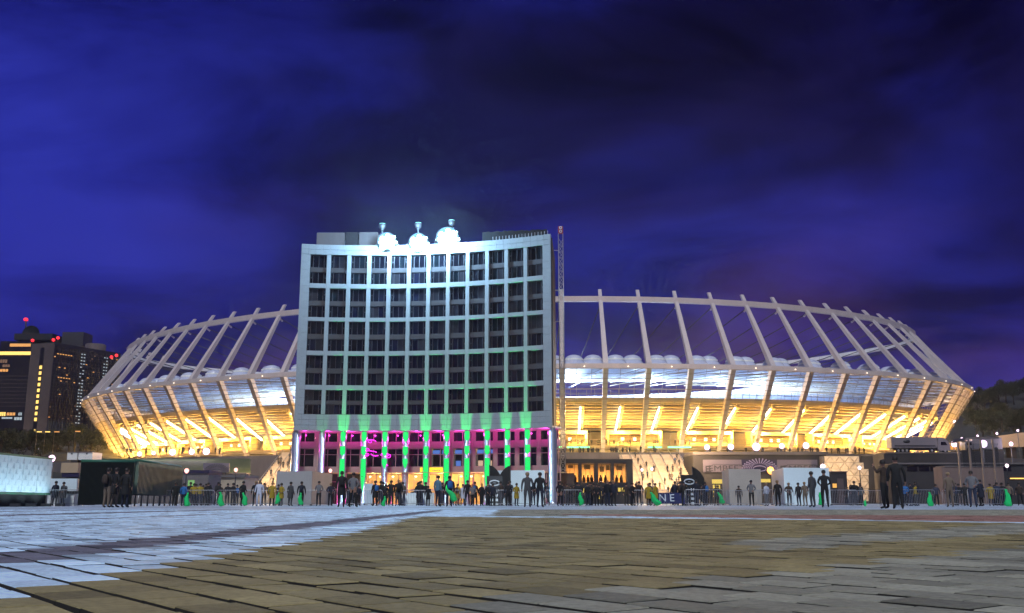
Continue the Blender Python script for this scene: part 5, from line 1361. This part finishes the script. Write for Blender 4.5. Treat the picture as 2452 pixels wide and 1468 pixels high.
PP = [
    (131, 67, 60, 0, NAVY, BLK, 1, 'person in dark clothes, the left of two before the white stall'),
    (150, 67, 58, 1, GRY, JEAN, 0, 'person in grey jacket and jeans, the right of two before the white stall'),
    (255, 45, 96, 1, BLK, BEI, 1, 'tall person in black top and beige trousers before the shaded fence'),
    (274, 46, 96, 4, BLK, BEI, 1, 'person in black with beige trousers right beside another before the shaded fence'),
    (299, 45, 95, 0, BLK, NAVY, 1, 'person in long black coat before the corrugated fence', 0, True),
    (389, 70, 56, 3, LGR, GRY, 0, 'person in light grey walking along the lit corrugated fence'),
    (419, 68, 57, 0, BLK, BLK, 1, 'person in black at the end of the corrugated fence'),
    (439, 66, 55, 0, BLU, NAVY, 1, 'person in bright blue jacket near the globe lamp'),
    (463, 72, 54, 1, YEL, NAVY, 0, 'person in yellow vest, left of two beside the blue jacket'),
    (478, 73, 54, 0, YEL, JEAN, 0, 'person in yellow vest, right of two beside the blue jacket'),
    (497, 70, 56, 0, BLK, BLK, 1, 'person in black standing left of the bright green bag'),
    (581, 66, 60, 1, BLK, CHAR, 1, 'person in dark coat under the left globe lamp with green bag', 0, True),
    (620, 66, 62, 0, WHT, WHT, 0, 'person all in white before the left stairs', 1),
    (611, 67, 60, 0, BLK, CHAR, 1, 'person in black just left of the figure in white'),
    (651, 68, 57, 0, YEL, CHAR, 1, 'person in yellow vest left of the grey cube'),
    (673, 68, 55, 1, YEL, GRY, 0, 'person in yellow vest with grey trousers before the grey cube'),
    (695, 69, 58, 0, GRY, GRY, 1, 'person in grey before the middle of the grey cube'),
    (721, 67, 59, 0, CHAR, BLK, 1, 'person in charcoal before the grey cube holding a green bag'),
    (763, 67, 60, 1, LGR, CHAR, 0, 'person in light grey leaning behind the barrier at the grey cube'),
    (791, 66, 56, 1, NAVY, BLK, 0, 'person in navy at the right end of the grey cube'),
    (817, 49, 87, 0, BLK, BLK, 1, 'tall person in black, left of a tall pair before the magenta columns'),
    (845, 50, 83, 4, LGR, BLK, 1, 'tall person in pale top, right of a tall pair before the magenta columns'),
    (858, 68, 50, 1, NAVY, BLK, 0, 'person in navy between the tall pair and the magenta columns'),
    (898, 66, 61, 0, BLK, BLK, 1, 'slim person in black before the small white box'),
    (936, 65, 62, 2, BLK, CHAR, 1, 'person in black raising a hand to take a photo'),
    (953, 65, 64, 0, BLK, GRY, 1, 'person in black top and grey trousers before the white table', 1),
    (1000, 80, 54, 1, BLU, CHAR, 0, 'person in blue behind the white table'),
    (1025, 68, 48, 0, BLK, BLK, 1, 'small person in black at the end of the white table'),
    (1048, 56, 75, 0, LBL, NAVY, 1, 'tall person in light blue jacket before the lobby'),
    (1076, 56, 74, 0, BLK, NAVY, 1, 'tall person in black with a green bag before the lobby'),
    (1095, 72, 53, 0, YEL, CHAR, 1, 'person in yellow vest at the lobby doors'),
    (1108, 72, 52, 3, WHT, GRY, 0, 'person in white top walking at the lobby doors'),
    (1131, 70, 52, 1, LGR, CHAR, 0, 'person in pale grey left of the dark group by the totem'),
    (1153, 67, 54, 0, BLK, BLK, 1, 'person in black, leftmost of the dark group by the grey totem'),
    (1168, 67, 53, 1, CHAR, BLK, 0, 'person in charcoal, middle of the dark group by the grey totem'),
    (1180, 66, 54, 0, NAVY, BLK, 1, 'person in navy standing under the grey totem'),
    (1217, 66, 58, 0, BLK, BLK, 1, 'person in black before the left part of the pale cube'),
    (1237, 67, 55, 1, YEL, JEAN, 0, 'person in yellow vest and jeans before the pale cube'),
    (1263, 49, 84, 0, GRY, GRY, 1, 'tall person in grey before the pale cube'),
    (1293, 49, 84, 0, BLK, NAVY, 1, 'tall person in black at the right edge of the pale cube'),
    (1341, 66, 60, 4, BLK, BLK, 1, 'person in black beside the right corner column'),
    (1383, 67, 57, 0, CHAR, BLK, 1, 'person in charcoal holding a green bag before the restaurant'),
    (1429, 68, 54, 1, BLK, BLK, 0, 'person in black under the lit restaurant windows'),
    (1455, 65, 62, 0, BLK, NAVY, 1, 'person in black, left of a close pair before the restaurant'),
    (1469, 65, 62, 0, NAVY, BLK, 1, 'person in navy, right of a close pair before the restaurant'),
    (1515, 68, 56, 1, BLK, BLK, 0, 'person in black at the left foot of the grand stairs'),
    (1553, 68, 54, 0, YEL, BRN, 1, 'person in yellow coat, left of two at the grand stairs', 1, True),
    (1570, 68, 55, 0, YEL, BRN, 1, 'person in yellow coat, right of two at the grand stairs', 0, True),
    (1638, 66, 58, 0, BLK, CHAR, 1, 'person in black with cap left of the black totem', 2),
    (1668, 66, 64, 0, NAVY, JEAN, 1, 'person in navy and jeans right of the black totem'),
    (1715, 72, 50, 1, CHAR, BLK, 0, 'person in charcoal before the yellow lit door'),
    (1770, 74, 48, 0, BRN, CHAR, 1, 'person in brown before the beige grey cube'),
    (1800, 66, 62, 1, LGR, CHAR, 0, 'person in light grey with cap before the beige grey cube', 2),
    (1836, 68, 56, 0, WHT, LGR, 1, 'person in white between the two right cubes', 1),
    (1863, 66, 62, 0, BLK, BLK, 1, 'person in black at the left corner of the bright cube'),
    (1890, 68, 56, 1, BRN, BLK, 0, 'person in brown before the bright cube'),
    (1913, 68, 56, 0, CHAR, NAVY, 1, 'person in charcoal with jeans before the bright cube'),
    (1928, 67, 58, 0, BEI, BEI, 1, 'person in beige before the bright cube'),
    (1946, 50, 86, 0, GRY, GRY, 1, 'tall person in grey beside the big man in black'),
    (1976, 48, 90, 1, BLK, BLK, 1, 'big person all in black before the bright cube'),
    (2120, 36, 118, 2, BRN, BLK, 1, 'very tall looking person in brown raising an arm near the cream wall'),
    (2150, 35, 128, 0, BLK, BLK, 1, 'nearest person in black jacket below the truck'),
    (2168, 66, 56, 1, BLU, NAVY, 0, 'person in blue right of the nearest figure'),
    (2182, 67, 56, 0, NAVY, JEAN, 1, 'person in navy left of the yellow vest below the truck'),
    (2195, 68, 54, 0, YEL, GRY, 1, 'person in yellow vest below the truck'),
    (2275, 50, 84, 0, BEI, BEI, 1, 'tall person in beige before the pinkish wall', 1),
    (2330, 48, 88, 1, LGR, JEAN, 0, 'tall person in pale top before the glass shelter'),
    (2312, 68, 55, 0, CHAR, CHAR, 1, 'person in charcoal left of the pale topped figure'),
    (2350, 62, 64, 0, NAVY, BLK, 1, 'person in navy before the glass shelter'),
    (2373, 64, 54, 1, YEL, JEAN, 0, 'person in yellow vest behind the rightmost barrier'),
]
for t in PP:
    px, Y, hpx, p, top, leg, away, lab = t[:8]; hair = t[8] if len(t) > 8 else (0 if random.random() < .75 else 1); lc = t[9] if len(t) > 9 else False
    person(px, Y, hpx, p, top, leg, away, lab, hair, long_coat=lc)
# small crowd far back: on the stairs, the terrace edge and the square in front of the doors
rp = random.Random(31); dk = [BLK, CHAR, NAVY, BRN, GRY, BLK, JEAN, BLK, BEI]
CROWD, POS, PO = [], [], []
CNAME = {BLK: 'black', CHAR: 'charcoal', NAVY: 'navy', BRN: 'brown', GRY: 'grey', JEAN: 'slate blue', BEI: 'beige'}
ORD = ['first', 'second', 'third', 'fourth', 'fifth', 'sixth', 'seventh', 'eighth', 'ninth', 'tenth', 'eleventh', 'twelfth', 'thirteenth', 'fourteenth', 'fifteenth', 'sixteenth', 'seventeenth', 'eighteenth', 'nineteenth', 'twentieth']
def crowd(n, f, label, grp):
    for i in range(n):
        x, y, z = f(i); top_ = rp.choice(dk); lab_ = label
        u_ = (1226+x/y*2300); rk = min(2, int(3*rp.random())) if False else None
        CROWD.append((u_, y, z, top_, grp))
        lab_ = label.replace('FIG', 'figure in '+CNAME[top_]); POS.append((grp, u_, lab_))
        lastp = person(x, y, rp.uniform(1.6, 1.85), rp.choice([0, 0, 1, 3]), top_, rp.choice(dk[:3]), rp.random() < .6, lab_, grp=grp, z=z+.001, kids=False); PO.append((grp, lab_, u_, lastp))
def on_stairs(p0, p1):
    def f(i):
        v = rp.randint(0, 23); return (WX(rp.uniform(p0, p1), 202+32*(v+.5)/24*0, 1190)*1.0, 202+32*(v+.5)/24, 12.0*(v+1)/24)
    return f
crowd(46, on_stairs(1530, 1682), 'small FIG on the warm lit grand stairs', 'figures on the right stairs')
crowd(30, on_stairs(594, 700), 'small FIG climbing the stairs left of the white block', 'figures on the left stairs')
def terrace(p0, p1, Y):
    return lambda i: (W(rp.uniform(p0, p1), 1075, Y+rp.uniform(0, 4)).x, Y+rp.uniform(0, 4), HD)
crowd(26, terrace(1340, 1520, 238), 'small FIG on the terrace above the restaurant', 'figures above the restaurant')
crowd(34, terrace(1690, 2060, 238), 'small FIG on the terrace above the sign building', 'figures above the sign building')
crowd(22, terrace(300, 580, 238), 'small FIG on the terrace edge below the left stadium glass', 'figures on the left terrace')
crowd(34, lambda i: (W(rp.uniform(1345, 1660), 1060, 268).x, 268+rp.uniform(0, 2), 15.8), 'tiny FIG behind the concourse rail inside the stadium glass', 'figures on the concourse')
crowd(24, lambda i: (WX(rp.uniform(1680, 2060), 95), rp.uniform(92, 100), 0), 'FIG far back between the cubes and the sign building', 'figures at the back of the square')
crowd(18, lambda i: (WX(rp.uniform(800, 1180), 100), rp.uniform(96, 120), 0), 'FIG far back before the lobby of the white block', 'figures before the lobby')

crowd(26, lambda i: (WX(rp.uniform(790, 1330), 74), rp.uniform(70, 80), 0), 'FIG in the throng before the white block', 'throng before the white block')
crowd(30, lambda i: (WX(rp.uniform(1330, 1720), 76), rp.uniform(71, 82), 0), 'FIG in the throng right of the white block', 'throng right of the white block')
crowd(24, lambda i: (WX(rp.uniform(2000, 2440), 76), rp.uniform(71, 80), 0), 'FIG in the throng behind the right barriers', 'throng at the right')
crowd(14, lambda i: (WX(rp.uniform(440, 660), 78), rp.uniform(73, 84), 0), 'FIG in the throng before the left stairs', 'throng before the left stairs')
by = {}
for grp, lab_, u_, o in PO: by.setdefault((grp, lab_), []).append((u_, o))
for (grp, lab_), l in by.items():
    l.sort(key=lambda t: t[0])
    if len(l) > 1:
        for q, (u_, o) in enumerate(l): o['label'] = lab_+', '+ORD[min(q, 19)]+' from left'
# ------------------------------------------------------------------ green bags
def bag_mesh(seed):
    rr = random.Random(seed); mb = MB(); prof = [(.10, 1.04), (.13, .98), (.09, .93), (.13, .86), (.20, .74), (.25, .58), (.29, .42), (.31, .28), (.33, .16), (.29, .05), (.20, 0), (.02, 0)]; n = 22
    for r_, z in prof:
        for k in range(n):
            a = 2*pi*k/n; q = r_*.72*(1+.45*mnoise.noise((cos(a)*2.2+seed, sin(a)*2.2, z*4))+.16*sin(5*a+z*7+seed)+.10*sin(9*a-z*11)); mb.v.append((q*cos(a)+.20*(1-z)*sin(seed*2)+.05*sin(z*8+seed), q*.6*sin(a), z*1.05))
    for i in range(len(prof)-1):
        for k in range(n): k2 = (k+1) % n; mb.f.append((i*n+k2, i*n+k, i*n+n+k, i*n+n+k2)); mb.mi.append(0); mb.smooth.append(True)
    mb.f.append(tuple(range(n))); mb.mi.append(0); mb.smooth.append(False)
    return mb.mesh('bag', [M['bag']])
bags = [(448, 64.5, 1.0, .0, 0, 'green bag at the side of the blue jacket'), (533, 66, 1.1, .0, .2, 'wide open green bag hanging on a barrier left of the lamp post'), (586, 64, .95, .05, .1, 'green bag held by the dark coat under the lamp post'), (667, 66, .85, .15, 0, 'green bag between the two yellow vests'), (716, 65.5, .9, .1, -.1, 'green bag held before the grey cube'), (922, 66, .75, .0, 0, 'green bag standing left of the photo taker'),
        (1086, 54.5, 1.0, .25, .45, 'green bag swinging from the tall figure before the lobby'), (1397, 65.5, .95, .1, .3, 'green bag held before the restaurant'), (1573, 65.5, 1.15, .0, .45, 'long green bag of the yellow coat at the grand stairs'), (1734, 65.5, .95, .2, .5, 'green bag blowing from the barrier right of the totem'), (1964, 51, .75, .1, 0, 'small green bag between grey figure and big man'), (2071, 66, .5, .0, 0, 'small green bag on the ground before the cream wall'),
        (2226, 65.5, 1.05, .0, 0, 'green bag tied to the barrier below the truck'), (2412, 61.5, 1.2, .0, 0, 'large green bag tied to the rightmost barrier')]
for i, (px, Y, sc, z, tl, lab) in enumerate(bags):
    r = link('green_bag', bag_mesh(i*1.7), (), None, (WX(px, Y), Y, z), random.uniform(-.4, .4)); r.rotation_euler = (0, -tl, 0); r.scale = (sc*.72, sc*.72, sc*.80); tag(r, lab, 'bag', 'bright green bags')

# ------------------------------------------------------------------ thin haze, added to give the lamps a halo
mb = MB(); mb.box(-2600, 2600, -400, 4100, -1.5, 96)
hzm = bpy.data.materials.new('halo_haze'); hzm.use_nodes = True; t = hzm.node_tree; t.nodes.clear()
ho = t.nodes.new('ShaderNodeOutputMaterial'); hv = t.nodes.new('ShaderNodeVolumePrincipled'); hv.inputs['Density'].default_value = .00014; hv.inputs['Color'].default_value = (.74, .84, 1, 1); hv.inputs['Anisotropy'].default_value = .8
t.links.new(hv.outputs[0], ho.inputs['Volume'])
tag(mb.build('haze', hzm), kind='stuff')
